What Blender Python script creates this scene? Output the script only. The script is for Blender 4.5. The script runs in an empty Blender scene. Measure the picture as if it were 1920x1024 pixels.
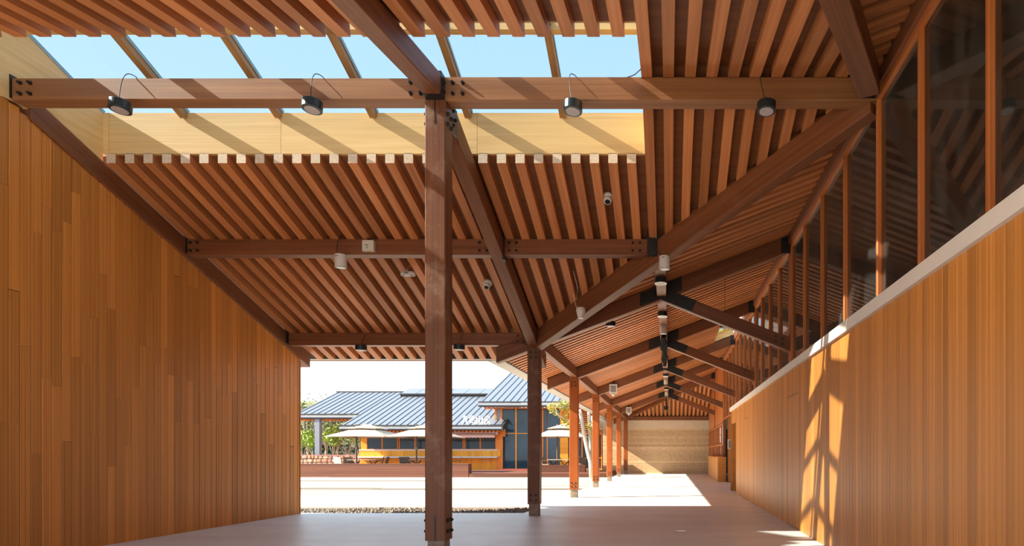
import bpy, math, random
from mathutils import Vector, Matrix
random.seed(7)
S = bpy.context.scene
COL = S.collection
F, VX, VY, H = 1150.0, 1255.5, 851.0, 1.3      # focal length in pixels (1920 wide), principal point, eye height

# ---------------------------------------------------------------- camera, sky, sun, exposure
cd = bpy.data.cameras.new('camera'); cam = bpy.data.objects.new('camera', cd); COL.objects.link(cam)
cd.sensor_width = 36.0; cd.sensor_fit = 'HORIZONTAL'; cd.lens = F/1920*36.0
cd.shift_x = (960-VX)/1920.0; cd.shift_y = (VY-512)/1920.0
cd.clip_start = 0.05; cd.clip_end = 600
cam.location = (0, 0, H); cam.rotation_euler = (math.radians(90), 0, 0)
S.camera = cam

w = bpy.data.worlds.new('sky'); S.world = w; w.use_nodes = True
nt = w.node_tree; nt.nodes.clear()
wo = nt.nodes.new('ShaderNodeOutputWorld'); bg = nt.nodes.new('ShaderNodeBackground')
tc = nt.nodes.new('ShaderNodeTexCoord'); sx = nt.nodes.new('ShaderNodeSeparateXYZ'); rp = nt.nodes.new('ShaderNodeValToRGB')
nt.links.new(tc.outputs['Generated'], sx.inputs[0]); nt.links.new(sx.outputs['Z'], rp.inputs[0])
e = rp.color_ramp.elements
e[0].position = 0.0; e[0].color = (0.90, 0.95, 1.0, 1)
e[1].position = 1.0; e[1].color = (0.42, 0.62, 0.84, 1)
for pos, c in ((0.12, (0.86, 0.93, 1.0, 1)), (0.35, (0.66, 0.84, 0.98, 1)), (0.6, (0.53, 0.74, 0.93, 1))):
    k = e.new(pos); k.color = c
nt.links.new(rp.outputs[0], bg.inputs[0]); bg.inputs[1].default_value = 1.20
nt.links.new(bg.outputs[0], wo.inputs[0])

SUN = Vector((1.0, 0.2, -0.66)).normalized()
ld = bpy.data.lights.new('sun', 'SUN'); ld.energy = 12.0; ld.color = (1.0, 0.84, 0.62); ld.angle = math.radians(0.6)
so = bpy.data.objects.new('sun', ld); COL.objects.link(so); so.rotation_euler = SUN.to_track_quat('-Z', 'Y').to_euler(); so.location = (-20, -5, 20)

S.view_settings.view_transform = 'Standard'; S.view_settings.look = 'None'
S.view_settings.exposure = 0.85; S.view_settings.gamma = 1.0; S.view_settings.use_curve_mapping = False
S.cycles.max_bounces = 14; S.cycles.diffuse_bounces = 8; S.cycles.glossy_bounces = 4; S.cycles.transparent_max_bounces = 16
S.cycles.sample_clamp_indirect = 6.0

# ---------------------------------------------------------------- materials
MATS = {}
def base_mat(name):
    m = bpy.data.materials.new(name); m.use_nodes = True
    t = m.node_tree; b = t.nodes['Principled BSDF']
    MATS[name] = m
    return m, t, b
def N(t, kind, **kw):
    n = t.nodes.new(kind)
    for k, v in kw.items(): setattr(n, k, v)
    return n
def plain(name, col, rough=0.5, metal=0.0, var=0.0, scale=6.0, bump=0.0, spec=0.5):
    m, t, b = base_mat(name)
    b.inputs['Roughness'].default_value = rough; b.inputs['Metallic'].default_value = metal
    b.inputs['Specular IOR Level'].default_value = spec
    tc = N(t, 'ShaderNodeTexCoord'); nz = N(t, 'ShaderNodeTexNoise'); nz.inputs['Scale'].default_value = scale; nz.inputs['Detail'].default_value = 5
    mx = N(t, 'ShaderNodeMix', data_type='RGBA')
    mx.inputs[6].default_value = (*[c*(1-var) for c in col], 1); mx.inputs[7].default_value = (*[min(1, c*(1+var)) for c in col], 1)
    t.links.new(tc.outputs['Object'], nz.inputs['Vector']); t.links.new(nz.outputs['Fac'], mx.inputs[0]); t.links.new(mx.outputs[2], b.inputs['Base Color'])
    if bump:
        bp = N(t, 'ShaderNodeBump'); bp.inputs['Strength'].default_value = bump; bp.inputs['Distance'].default_value = 0.02
        t.links.new(nz.outputs['Fac'], bp.inputs['Height']); t.links.new(bp.outputs[0], b.inputs['Normal'])
    return m
def wood(name, dark, light, rough=0.45, rnd=0.25, across=26.0, along=0.5, stripe=0.35, wear=0.0, spec=0.35):
    """Grain runs along the object's local X; every board has its own tone (Object Info random)."""
    m, t, b = base_mat(name)
    b.inputs['Roughness'].default_value = rough; b.inputs['Specular IOR Level'].default_value = spec
    tc = N(t, 'ShaderNodeTexCoord'); oi = N(t, 'ShaderNodeObjectInfo')
    off = N(t, 'ShaderNodeVectorMath', operation='SCALE'); off.inputs[0].default_value = (31.0, 17.0, 23.0)
    t.links.new(oi.outputs['Random'], off.inputs['Scale'])
    ad = N(t, 'ShaderNodeVectorMath', operation='ADD'); t.links.new(tc.outputs['Object'], ad.inputs[0]); t.links.new(off.outputs[0], ad.inputs[1])
    mp = N(t, 'ShaderNodeMapping'); mp.inputs['Scale'].default_value = (along, across, across); t.links.new(ad.outputs[0], mp.inputs['Vector'])
    n1 = N(t, 'ShaderNodeTexNoise'); n1.inputs['Scale'].default_value = 1.0; n1.inputs['Detail'].default_value = 4; n1.inputs['Roughness'].default_value = 0.6
    t.links.new(mp.outputs[0], n1.inputs['Vector'])
    mp2 = N(t, 'ShaderNodeMapping'); mp2.inputs['Scale'].default_value = (along*0.6, across*4, across*4); t.links.new(ad.outputs[0], mp2.inputs['Vector'])
    n2 = N(t, 'ShaderNodeTexNoise'); n2.inputs['Scale'].default_value = 1.0; n2.inputs['Detail'].default_value = 2; t.links.new(mp2.outputs[0], n2.inputs['Vector'])
    mxf = N(t, 'ShaderNodeMix', data_type='FLOAT'); mxf.inputs[0].default_value = stripe
    t.links.new(n1.outputs['Fac'], mxf.inputs[2]); t.links.new(n2.outputs['Fac'], mxf.inputs[3])
    cr = N(t, 'ShaderNodeValToRGB'); cr.color_ramp.elements[0].position = 0.32; cr.color_ramp.elements[1].position = 0.68
    cr.color_ramp.elements[0].color = (*dark, 1); cr.color_ramp.elements[1].color = (*light, 1)
    t.links.new(mxf.outputs[0], cr.inputs[0])
    hs = N(t, 'ShaderNodeHueSaturation')
    mr = N(t, 'ShaderNodeMapRange'); mr.inputs['To Min'].default_value = 1-rnd; mr.inputs['To Max'].default_value = 1+rnd
    t.links.new(oi.outputs['Random'], mr.inputs['Value']); t.links.new(mr.outputs[0], hs.inputs['Value'])
    t.links.new(cr.outputs[0], hs.inputs['Color'])
    outc = hs.outputs[0]
    if wear:
        n3 = N(t, 'ShaderNodeTexNoise'); n3.inputs['Scale'].default_value = 2.2; n3.inputs['Detail'].default_value = 8; n3.inputs['Roughness'].default_value = 0.7
        t.links.new(ad.outputs[0], n3.inputs['Vector'])
        c3 = N(t, 'ShaderNodeValToRGB'); c3.color_ramp.elements[0].position = 0.52; c3.color_ramp.elements[1].position = 0.78
        c3.color_ramp.elements[0].color = (0, 0, 0, 1); c3.color_ramp.elements[1].color = (wear, wear, wear, 1)
        t.links.new(n3.outputs['Fac'], c3.inputs[0])
        mw = N(t, 'ShaderNodeMix', data_type='RGBA'); mw.inputs[7].default_value = (0.42, 0.33, 0.25, 1)
        t.links.new(c3.outputs[0], mw.inputs[0]); t.links.new(outc, mw.inputs[6]); outc = mw.outputs[2]
    t.links.new(outc, b.inputs['Base Color'])
    bp = N(t, 'ShaderNodeBump'); bp.inputs['Strength'].default_value = 0.12; bp.inputs['Distance'].default_value = 0.004
    t.links.new(n2.outputs['Fac'], bp.inputs['Height']); t.links.new(bp.outputs[0], b.inputs['Normal'])
    return m
def glass(name, tint, base=0.06, gain=0.94, haze=0.0):
    m, t, b = base_mat(name); t.nodes.remove(b)
    out = t.nodes['Material Output']
    g = N(t, 'ShaderNodeNewGeometry'); d = N(t, 'ShaderNodeVectorMath', operation='DOT_PRODUCT')
    t.links.new(g.outputs['Normal'], d.inputs[0]); t.links.new(g.outputs['Incoming'], d.inputs[1])
    a = N(t, 'ShaderNodeMath', operation='ABSOLUTE'); t.links.new(d.outputs['Value'], a.inputs[0])
    i = N(t, 'ShaderNodeMath', operation='SUBTRACT'); i.inputs[0].default_value = 1.0; t.links.new(a.outputs[0], i.inputs[1])
    p = N(t, 'ShaderNodeMath', operation='POWER'); p.inputs[1].default_value = 5.0; t.links.new(i.outputs[0], p.inputs[0])
    ma = N(t, 'ShaderNodeMath', operation='MULTIPLY_ADD'); ma.inputs[1].default_value = gain; ma.inputs[2].default_value = base; t.links.new(p.outputs[0], ma.inputs[0])
    tr = N(t, 'ShaderNodeBsdfTransparent'); tr.inputs[0].default_value = (*tint, 1)
    gl = N(t, 'ShaderNodeBsdfGlossy'); gl.inputs['Roughness'].default_value = 0.02
    mx = N(t, 'ShaderNodeMixShader'); t.links.new(ma.outputs[0], mx.inputs[0]); t.links.new(tr.outputs[0], mx.inputs[1]); t.links.new(gl.outputs[0], mx.inputs[2])
    fin = mx.outputs[0]
    if haze:
        df = N(t, 'ShaderNodeBsdfDiffuse'); df.inputs[0].default_value = (0.5, 0.48, 0.45, 1)
        tc = N(t, 'ShaderNodeTexCoord'); mp = N(t, 'ShaderNodeMapping'); mp.inputs['Scale'].default_value = (3, 3, 1.0); t.links.new(tc.outputs['Object'], mp.inputs[0])
        nz = N(t, 'ShaderNodeTexNoise'); nz.inputs['Scale'].default_value = 1.6; nz.inputs['Detail'].default_value = 7; t.links.new(mp.outputs[0], nz.inputs['Vector'])
        c3 = N(t, 'ShaderNodeMapRange'); c3.inputs['From Min'].default_value = 0.45; c3.inputs['From Max'].default_value = 0.8; c3.inputs['To Min'].default_value = haze*0.25; c3.inputs['To Max'].default_value = haze
        t.links.new(nz.outputs['Fac'], c3.inputs['Value'])
        m2 = N(t, 'ShaderNodeMixShader'); t.links.new(c3.outputs[0], m2.inputs[0]); t.links.new(fin, m2.inputs[1]); t.links.new(df.outputs[0], m2.inputs[2]); fin = m2.outputs[0]
    t.links.new(fin, out.inputs['Surface'])
    return m

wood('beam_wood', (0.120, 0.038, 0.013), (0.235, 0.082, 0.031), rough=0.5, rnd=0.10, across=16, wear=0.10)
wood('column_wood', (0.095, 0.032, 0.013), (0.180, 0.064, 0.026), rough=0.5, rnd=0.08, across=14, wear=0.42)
wood('lit_column_wood', (0.215, 0.045, 0.005), (0.330, 0.082, 0.009), rough=0.45, rnd=0.15, across=14, wear=0.10)  # lit copy of the column timber, orange sunlight put into its colour
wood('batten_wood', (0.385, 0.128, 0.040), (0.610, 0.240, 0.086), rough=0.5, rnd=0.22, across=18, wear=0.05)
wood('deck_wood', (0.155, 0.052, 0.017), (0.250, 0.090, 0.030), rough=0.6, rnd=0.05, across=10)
wood('wall_wood', (0.385, 0.135, 0.024), (0.640, 0.268, 0.056), rough=0.42, rnd=0.20, across=30, along=0.3, stripe=0.55)
wood('window_wood', (0.38, 0.105, 0.024), (0.56, 0.185, 0.048), rough=0.42, rnd=0.08, across=22)
wood('dark_wood', (0.16, 0.055, 0.022), (0.26, 0.095, 0.040), rough=0.5, rnd=0.08, across=20)
wood('bar_wood', (0.30, 0.155, 0.055), (0.46, 0.27, 0.11), rough=0.5, rnd=0.08, across=20)
wood('ridge_wood', (0.200, 0.078, 0.028), (0.350, 0.155, 0.062), rough=0.5, rnd=0.06, across=16, wear=0.06)
wood('plywood', (0.66, 0.41, 0.155), (0.82, 0.55, 0.235), rough=0.55, rnd=0.05, across=12, along=0.6)
wood('end_grain', (0.55, 0.40, 0.26), (0.80, 0.64, 0.47), rough=0.7, rnd=0.10, across=30, along=30)
wood('orange_board', (0.66, 0.245, 0.028), (0.84, 0.375, 0.055), rough=0.6, rnd=0.10, across=8, along=0.3, spec=0.15)
wood('orange_frame', (0.55, 0.15, 0.018), (0.72, 0.23, 0.03), rough=0.45, rnd=0.08, across=10)
wood('deck_board', (0.105, 0.036, 0.021), (0.165, 0.062, 0.039), rough=0.6, rnd=0.12, across=10, along=0.3)
wood('paving_wood', (0.60, 0.545, 0.47), (0.80, 0.75, 0.68), rough=0.75, rnd=0.08, across=10, along=0.4)
wood('paving_weathered', (0.10, 0.080, 0.060), (0.27, 0.235, 0.195), rough=0.8, rnd=0.25, across=14, along=0.5)
plain('steel_black', (0.018, 0.018, 0.020), 0.42, 0.3, 0.3, 20)
plain('bolt_steel', (0.035, 0.028, 0.026), 0.5, 0.5, 0.3, 20)
plain('lamp_black', (0.030, 0.042, 0.050), 0.33, 0.4, 0.1, 8)
plain('lamp_lens', (0.42, 0.37, 0.38), 0.4, 0, 0.05, 8)
plain('lamp_ring', (0.75, 0.74, 0.72), 0.4, 0, 0.05, 8)
plain('white_plastic', (0.62, 0.58, 0.54), 0.4, 0, 0.06, 8)
plain('dark_lens', (0.015, 0.015, 0.018), 0.1, 0, 0.1, 8)
plain('grey_print', (0.22, 0.21, 0.21), 0.5, 0, 0.05, 8)
plain('green_print', (0.10, 0.45, 0.20), 0.5, 0, 0.05, 8)
plain('yellow_print', (0.65, 0.45, 0.04), 0.5, 0, 0.05, 8)
plain('cable_black', (0.02, 0.02, 0.02), 0.5, 0, 0.2, 8)
plain('cable_matte', (0.008, 0.008, 0.008), 0.95, 0, 0.2, 8, 0, 0.05)
plain('cable_white', (0.6, 0.55, 0.5), 0.5, 0, 0.1, 8)
plain('concrete_white', (0.70, 0.64, 0.58), 0.7, 0, 0.10, 3, 0.08)
plain('concrete_band', (0.66, 0.54, 0.40), 0.8, 0, 0.12, 2.5, 0.1)
plain('foot_concrete', (0.24, 0.185, 0.135), 0.85, 0, 0.65, 9, 0.3)
plain('gutter_metal', (0.34, 0.31, 0.28), 0.6, 0, 0.06, 2)
plain('fascia_dark', (0.06, 0.045, 0.04), 0.6, 0, 0.2, 4)
plain('bar_metal', (0.30, 0.34, 0.30), 0.4, 0.6, 0.1, 4)
plain('bar_yellow', (0.55, 0.50, 0.14), 0.45, 0.2, 0.1, 4)
plain('roof_metal', (0.155, 0.180, 0.225), 0.42, 0.25, 0.05, 1.5)
plain('seam_metal', (0.055, 0.065, 0.085), 0.5, 0.3, 0.1, 4)
plain('roof_trim', (0.035, 0.035, 0.042), 0.5, 0.2, 0.1, 4)
plain('gutter_grey', (0.30, 0.32, 0.36), 0.4, 0.2, 0.05, 2)
plain('pane_dark', (0.022, 0.034, 0.042), 0.06, 0, 0.5, 0.8, 0, 0.25)
plain('pane_blue', (0.030, 0.060, 0.085), 0.06, 0, 0.7, 0.7, 0, 0.35)
plain('counter_grey', (0.50, 0.50, 0.52), 0.4, 0, 0.05, 3)
plain('parasol_cloth', (0.36, 0.285, 0.225), 0.85, 0, 0.05, 2)
plain('awning_cloth', (0.66, 0.42, 0.36), 0.85, 0, 0.08, 2)
plain('bronze_pole', (0.13, 0.085, 0.055), 0.5, 0.3, 0.1, 4)
plain('chair_weave', (0.16, 0.125, 0.10), 0.7, 0, 0.25, 30)
plain('chair_cream', (0.62, 0.56, 0.46), 0.7, 0, 0.10, 12)
plain('table_top', (0.42, 0.36, 0.29), 0.5, 0, 0.1, 5)
plain('post_grey', (0.20, 0.23, 0.29), 0.5, 0.1, 0.06, 3)
plain('sign_white', (0.80, 0.80, 0.82), 0.5, 0, 0.04, 3)
plain('paper_white', (0.75, 0.74, 0.78), 0.7, 0, 0.05, 3)
plain('mat_pink', (0.50, 0.045, 0.13), 0.9, 0, 0.2, 6)
plain('gravel_stone', (0.19, 0.172, 0.155), 0.9, 0, 0.55, 14)
plain('bark_pale', (0.42, 0.36, 0.30), 0.85, 0, 0.3, 12)
plain('bark_brown', (0.20, 0.15, 0.12), 0.85, 0, 0.3, 12)
plain('leaf_lime', (0.24, 0.36, 0.035), 0.6, 0, 0.45, 3)
plain('leaf_dark', (0.045, 0.085, 0.035), 0.7, 0, 0.5, 2)
plain('leaf_olive', (0.16, 0.17, 0.07), 0.7, 0, 0.5, 2)
plain('leaf_amber', (0.40, 0.30, 0.05), 0.6, 0, 0.5, 2)
plain('hedge_dark', (0.020, 0.032, 0.022), 0.9, 0, 0.6, 3, 0.5)
plain('earth', (0.36, 0.30, 0.22), 0.95, 0, 0.25, 1.5, 0.2)
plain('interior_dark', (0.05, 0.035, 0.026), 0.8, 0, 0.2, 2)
for i, c in enumerate([(0.52, 0.23, 0.14), (0.60, 0.32, 0.19), (0.42, 0.20, 0.16), (0.66, 0.42, 0.26), (0.48, 0.28, 0.22)]):
    plain('stone_%d' % i, c, 0.9, 0, 0.25, 5, 0.3)
for i, c in enumerate([(0.60, 0.42, 0.25), (0.50, 0.34, 0.195), (0.66, 0.47, 0.285), (0.55, 0.385, 0.225)]):
    plain('rammed_%d' % i, c, 0.95, 0, 0.32, 7, 0.5)
glass('window_glass', (0.55, 0.52, 0.48), base=0.085, gain=0.9, haze=0.10)
glass('skylight_glass', (0.655, 0.715, 0.775), base=0.02, gain=0.5)

def floor_mat():
    m, t, b = base_mat('polished_concrete')
    tc = N(t, 'ShaderNodeTexCoord')
    n1 = N(t, 'ShaderNodeTexNoise'); n1.inputs['Scale'].default_value = 0.8; n1.inputs['Detail'].default_value = 8; n1.inputs['Roughness'].default_value = 0.65
    mp = N(t, 'ShaderNodeMapping'); mp.inputs['Scale'].default_value = (0.6, 1.6, 1); t.links.new(tc.outputs['Object'], mp.inputs[0]); t.links.new(mp.outputs[0], n1.inputs['Vector'])
    cr = N(t, 'ShaderNodeValToRGB'); cr.color_ramp.elements[0].position = 0.3; cr.color_ramp.elements[1].position = 0.72
    cr.color_ramp.elements[0].color = (0.65, 0.685, 0.69, 1); cr.color_ramp.elements[1].color = (0.81, 0.85, 0.86, 1)
    t.links.new(n1.outputs['Fac'], cr.inputs[0]); t.links.new(cr.outputs[0], b.inputs['Base Color'])
    n2 = N(t, 'ShaderNodeTexNoise'); n2.inputs['Scale'].default_value = 3.0; n2.inputs['Detail'].default_value = 6; t.links.new(tc.outputs['Object'], n2.inputs['Vector'])
    mr = N(t, 'ShaderNodeMapRange'); mr.inputs['To Min'].default_value = 0.30; mr.inputs['To Max'].default_value = 0.5; t.links.new(n2.outputs['Fac'], mr.inputs['Value'])
    t.links.new(mr.outputs[0], b.inputs['Roughness']); b.inputs['Specular IOR Level'].default_value = 0.35
floor_mat()
M = MATS

# ---------------------------------------------------------------- helpers
def tag(o, label=None, cat=None, group=None, kind=None):
    if label: o['label'] = label
    if cat: o['category'] = cat
    if group: o['group'] = group
    if kind: o['kind'] = kind
    return o
def empty(name, loc=(0, 0, 0), rz=0.0, label=None, cat=None, group=None, kind=None):
    o = bpy.data.objects.new(name, None); COL.objects.link(o); o.location = loc; o.rotation_euler = (0, 0, rz); o.empty_display_size = 0.1
    return tag(o, label, cat, group, kind)
def put(name, me, mat=None, parent=None, mw=None):
    if mat is not None and not me.materials: me.materials.append(M[mat] if isinstance(mat, str) else mat)
    o = bpy.data.objects.new(name, me); COL.objects.link(o)
    mw = mw or Matrix.Identity(4)
    if parent is not None:
        o.parent = parent; o.matrix_basis = world_of(parent).inverted() @ mw
    else:
        o.matrix_basis = mw
    return o
def world_of(o):
    m = o.matrix_basis.copy()
    while o.parent is not None:
        o = o.parent; m = o.matrix_basis @ m
    return m
class MB:
    def __init__(s): s.v, s.f, s.mi = [], [], []
    def add(s, vs, fs, mi=0):
        b = len(s.v); s.v += [tuple(v) for v in vs]; s.f += [tuple(b+i for i in f) for f in fs]; s.mi += [mi]*len(fs); return s
    def box(s, lo, hi, mi=0):
        (a, b, c), (d, e_, g) = lo, hi
        return s.add([(a,b,c),(d,b,c),(d,e_,c),(a,e_,c),(a,b,g),(d,b,g),(d,e_,g),(a,e_,g)], [(0,3,2,1),(4,5,6,7),(0,1,5,4),(1,2,6,5),(2,3,7,6),(3,0,4,7)], mi)
    def poly(s, pts, thick, mi=0):
        """Convex polygon pts (x,y,z) extruded up by thick."""
        n = len(pts); up = [(x, y, z+thick) for x, y, z in pts]
        return s.add(list(pts)+up, [tuple(range(n))[::-1], tuple(range(n, 2*n))]+[(i, (i+1) % n, n+(i+1) % n, n+i) for i in range(n)], mi)
    def tube(s, pts, radii, n=8, mi=0, cap=True):
        pts = [Vector(p) for p in pts]
        if not hasattr(radii, '__len__'): radii = [radii]*len(pts)
        rings = []; b0 = len(s.v)
        for i, p in enumerate(pts):
            d = (pts[min(i+1, len(pts)-1)]-pts[max(i-1, 0)]).normalized()
            a = d.cross(Vector((0, 0, 1)) if abs(d.z) < 0.9 else Vector((1, 0, 0))).normalized(); c = d.cross(a)
            for k in range(n):
                t = 2*math.pi*k/n; s.v.append(tuple(p+(a*math.cos(t)+c*math.sin(t))*radii[i]))
        for i in range(len(pts)-1):
            for k in range(n):
                s.f.append((b0+i*n+k, b0+i*n+(k+1) % n, b0+(i+1)*n+(k+1) % n, b0+(i+1)*n+k)); s.mi.append(mi)
        if cap:
            s.f.append(tuple(b0+k for k in range(n))[::-1]); s.mi.append(mi)
            s.f.append(tuple(b0+(len(pts)-1)*n+k for k in range(n))); s.mi.append(mi)
        return s
    def lathe(s, prof, n=20, mi=0):
        """prof: (r, z) from bottom to top, about local Z."""
        b0 = len(s.v)
        for r, z in prof:
            for k in range(n):
                t = 2*math.pi*k/n; s.v.append((r*math.cos(t), r*math.sin(t), z))
        for i in range(len(prof)-1):
            for k in range(n):
                s.f.append((b0+i*n+k, b0+i*n+(k+1) % n, b0+(i+1)*n+(k+1) % n, b0+(i+1)*n+k)); s.mi.append(mi)
        s.f.append(tuple(b0+k for k in range(n))[::-1]); s.mi.append(mi)
        s.f.append(tuple(b0+(len(prof)-1)*n+k for k in range(n))); s.mi.append(mi)
        return s
    def mesh(s, name, mats, smooth=False):
        me = bpy.data.meshes.new(name); me.from_pydata(s.v, [], s.f)
        for m in ([mats] if isinstance(mats, str) else mats): me.materials.append(M[m])
        if any(s.mi): me.polygons.foreach_set('material_index', s.mi)
        if smooth: me.polygons.foreach_set('use_smooth', [True]*len(me.polygons))
        me.update()
        return me
    def build(s, name, mats, parent=None, mw=None, smooth=False):
        return put(name, s.mesh(name, mats, smooth), None, parent, mw)

CACHE = {}
def bar_mesh(L, wd, ht, ch, mat, sh0=0.0, sh1=0.0, end_mat=None):
    """Bar along local X from 0 to L, width along Y (centred), height along Z (0 = top, -ht = bottom), long edges chamfered, ends sheared."""
    key = (round(L, 2), round(wd, 3), round(ht, 3), ch, mat, round(sh0, 3), round(sh1, 3), end_mat)
    if key in CACHE: return CACHE[key]
    a, c = wd/2, ch
    sec = [(-a+c, -ht), (a-c, -ht), (a, -ht+c), (a, -c), (a-c, 0), (-a+c, 0), (-a, -c), (-a, -ht+c)] if c else [(-a, -ht), (a, -ht), (a, 0), (-a, 0)]
    n = len(sec); mb = MB()
    vs = [(0+sh0*z, y, z) for y, z in sec]+[(L+sh1*z, y, z) for y, z in sec]
    mb.add(vs, [(i, n+i, n+(i+1) % n, (i+1) % n) for i in range(n)])
    mb.add([], [])
    mb.f += [tuple(range(n)), tuple(range(n, 2*n))[::-1]]; mb.mi += [1 if end_mat else 0]*2
    me = mb.mesh('bar', [mat, end_mat] if end_mat else [mat])
    CACHE[key] = me
    return me
def frame_of(p0, p1, up=(0, 0, 1)):
    p0, p1 = Vector(p0), Vector(p1); x = (p1-p0).normalized(); u = Vector(up)
    y = u.cross(x).normalized(); z = x.cross(y)
    m = Matrix((x, y, z)).transposed().to_4x4(); m.translation = p0
    return m, (p1-p0).length
def bar(name, p0, p1, wd, ht, mat, parent=None, up=(0, 0, 1), ch=0.006, plumb=(False, False), end_mat=None):
    """p0, p1: ends of the bar's TOP centre line."""
    mw, L = frame_of(p0, p1, up)
    d = (Vector(p1)-Vector(p0)).normalized()
    tn = d.z/max(1e-6, math.hypot(d.x, d.y)) if abs(d.z) < 0.99 else 0.0
    me = bar_mesh(L, wd, ht, ch, mat, tn if plumb[0] else 0.0, tn if plumb[1] else 0.0, end_mat)
    me2 = me
    return put(name, me2, None, parent, mw)
def plank(name, p0, p1, wd, th, mat, parent, normal):
    """Board whose face points to `normal`; p0-p1 is the centre line of its face."""
    return bar(name, p0, p1, wd, th, mat, parent, up=normal, ch=0.004)
BOLT = None
def bolt(parent, loc, normal, r=0.018, out=0.03):
    global BOLT
    if BOLT is None:
        b = MB(); b.lathe([(1.35, 0), (1.35, 0.35), (1.0, 0.36), (1.0, 0.8), (0.7, 1.0)], 6); BOLT = b.mesh('bolt', 'bolt_steel')
    q = Vector(normal).to_track_quat('Z', 'Y').to_matrix().to_4x4()
    mw = Matrix.Translation(loc) @ q @ Matrix.Diagonal((r, r, out, 1))
    return put('bolt', BOLT, None, parent, mw)
def plate(parent, lo, hi, name='steel_plate'):
    return MB().box(lo, hi).build(name, 'steel_black', parent)

# ---------------------------------------------------------------- grid of the building
XL, XC, XR = -8.19, -2.84, 2.51            # bay lines across
Y1, YC, BY = 7.549, 12.906, 5.357          # ridge line, eave column line, bay length
SL = 0.38                                  # roof pitch
YK = [YC+BY*k for k in range(6)]
zb_b = lambda y: 5.865-SL*(y-7.449)        # batten undersides: courtyard slope of the left wing
zb_a = lambda x: 3.83+SL*(x-XC)            # corridor roof
zb_c = lambda y: 5.69+0.18*(y-6.44)        # near slope
zb_e = lambda y: 3.76+SL*(40.25-y)         # end slope
BD = 0.13                                  # batten depth and width
GRID = 0.2625
XS = -0.335                                # right edge of skylight opening
YN, YF = 6.44, 8.66                        # near and far edge of skylight opening
valley_y = lambda x: YC+XC-x               # plan line of the valley
diag_x = lambda y: 2.5-0.474*(Y1-y)        # plan line of the near valley

# ---------------------------------------------------------------- floor and grounds
fl = MB(); fl.box((-8.6, -3.0, -0.15), (8.2, 13.45, 0.0)); fl.box((-3.2, 13.45, -0.15), (8.2, 42.0, 0.0))
fl.build('floor', 'polished_concrete')['kind'] = 'structure'
gd = MB(); gd.box((-120, -60, -0.6), (90, 120, -0.16)); gd.build('ground', 'earth')['kind'] = 'structure'
gy = empty('ground_courtyard', (0, 0, 0), kind='structure')
y = 14.75; i = 0
while y < 34.3:
    dpt = 0.62 if i % 6 else 0.40
    y2 = min(y+dpt, 34.36)
    for (xa, xb) in ((-36.0, -19.0), (-19.0, -11.0), (-11.0, -3.22)):
        jx = random.uniform(-0.6, 0.6)
        m = MB().box((xa+0.01, -(y2-y)/2+0.008, -0.1), (xb-0.01, (y2-y)/2-0.008, 0.0))
        m.build('paving_plank', 'paving_weathered' if (i in (0, 13, 14, 21) or random.random() < 0.2) else 'paving_wood', gy, Matrix.Translation((0, (y+y2)/2, -0.012-random.uniform(0, 0.012))))
    y = y2; i += 1
MB().box((-36, 34.3, -0.14), (-3.2, 40.5, -0.03)).build('paving_base', 'earth', gy)
MB().box((-36, 13.45, -0.14), (-3.2, 34.4, -0.045)).build('paving_bed', 'earth', gy)
# gravel strip beside the slab
gv = MB()
for i in range(2600):
    x = random.uniform(-10.5, -3.2); yy = random.uniform(13.47, 14.73); r = random.uniform(0.018, 0.05)
    if x > -4.4 and yy < 13.5: continue
    z = -0.06+0.085*math.exp(-((yy-14.1)/0.45)**2)*(0.7+0.3*math.sin(x*1.7))+random.uniform(0, 0.02)
    a = random.uniform(0, 6.28)
    pts = [(x+r*math.cos(a), yy+r*math.sin(a), z), (x-r*math.sin(a), yy+r*math.cos(a), z), (x-r*math.cos(a), yy-r*math.sin(a), z), (x+r*math.sin(a), yy-r*math.cos(a), z), (x, yy, z+r*0.8), (x, yy, z-r*0.8)]
    gv.add(pts, [(0,1,4),(1,2,4),(2,3,4),(3,0,4),(1,0,5),(2,1,5),(3,2,5),(0,3,5)])
tag(gv.build('gravel', 'gravel_stone'), 'dark grey gravel strip between concrete slab and pale paving', 'gravel', kind='stuff')

# ---------------------------------------------------------------- wall_left: timber planks with staggered joints
wl = empty('wall_left', (-8.1, 10, 0), kind='structure')
MB().add([(-8.35, 3.0, 0), (-8.02, 3.0, 0), (-8.02, 13.26, 0), (-8.35, 13.26, 0)]+[(-8.35, 3.0, 4.8), (-8.02, 3.0, 4.8), (-8.02, 13.26, 3.35), (-8.35, 13.26, 3.35), (-8.35, 7.5, 5.55), (-8.02, 7.5, 5.55)],
         [(0,3,2,1),(0,1,5,4),(2,3,7,6),(1,2,6,9,5),(0,4,8,7,3),(4,5,9,8),(8,9,6,7)]).build('wall_core', 'fascia_dark', wl)
y = 6.9-30*0.131; pw = 0.131; i = 0
wall_top = lambda yy: (zb_b(yy)-0.265 if yy > Y1 else zb_c(yy)-0.265)
while y < 13.25:
    wdt = min(pw, 13.29-y)
    top = min(wall_top(y), wall_top(y+wdt))
    cuts = [0.0]
    z = random.uniform(0.9, 2.9)
    if random.random() < 0.35: z += 1.2
    while z < top-0.3:
        cuts.append(z); z += random.uniform(1.6, 3.2)
    cuts.append(top)
    for a, b in zip(cuts[:-1], cuts[1:]):
        mw, L = frame_of((-8.0-random.uniform(0, 0.003), y+wdt/2, a+0.001), (-8.0-random.uniform(0, 0.0), y+wdt/2, b-0.001), (1, 0, 0))
        me = bar_mesh(b-a-0.003, wdt-0.006, 0.022, 0.004, 'wall_wood')
        put('plank', me, None, wl, mw)
    y += pw; i += 1
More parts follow.
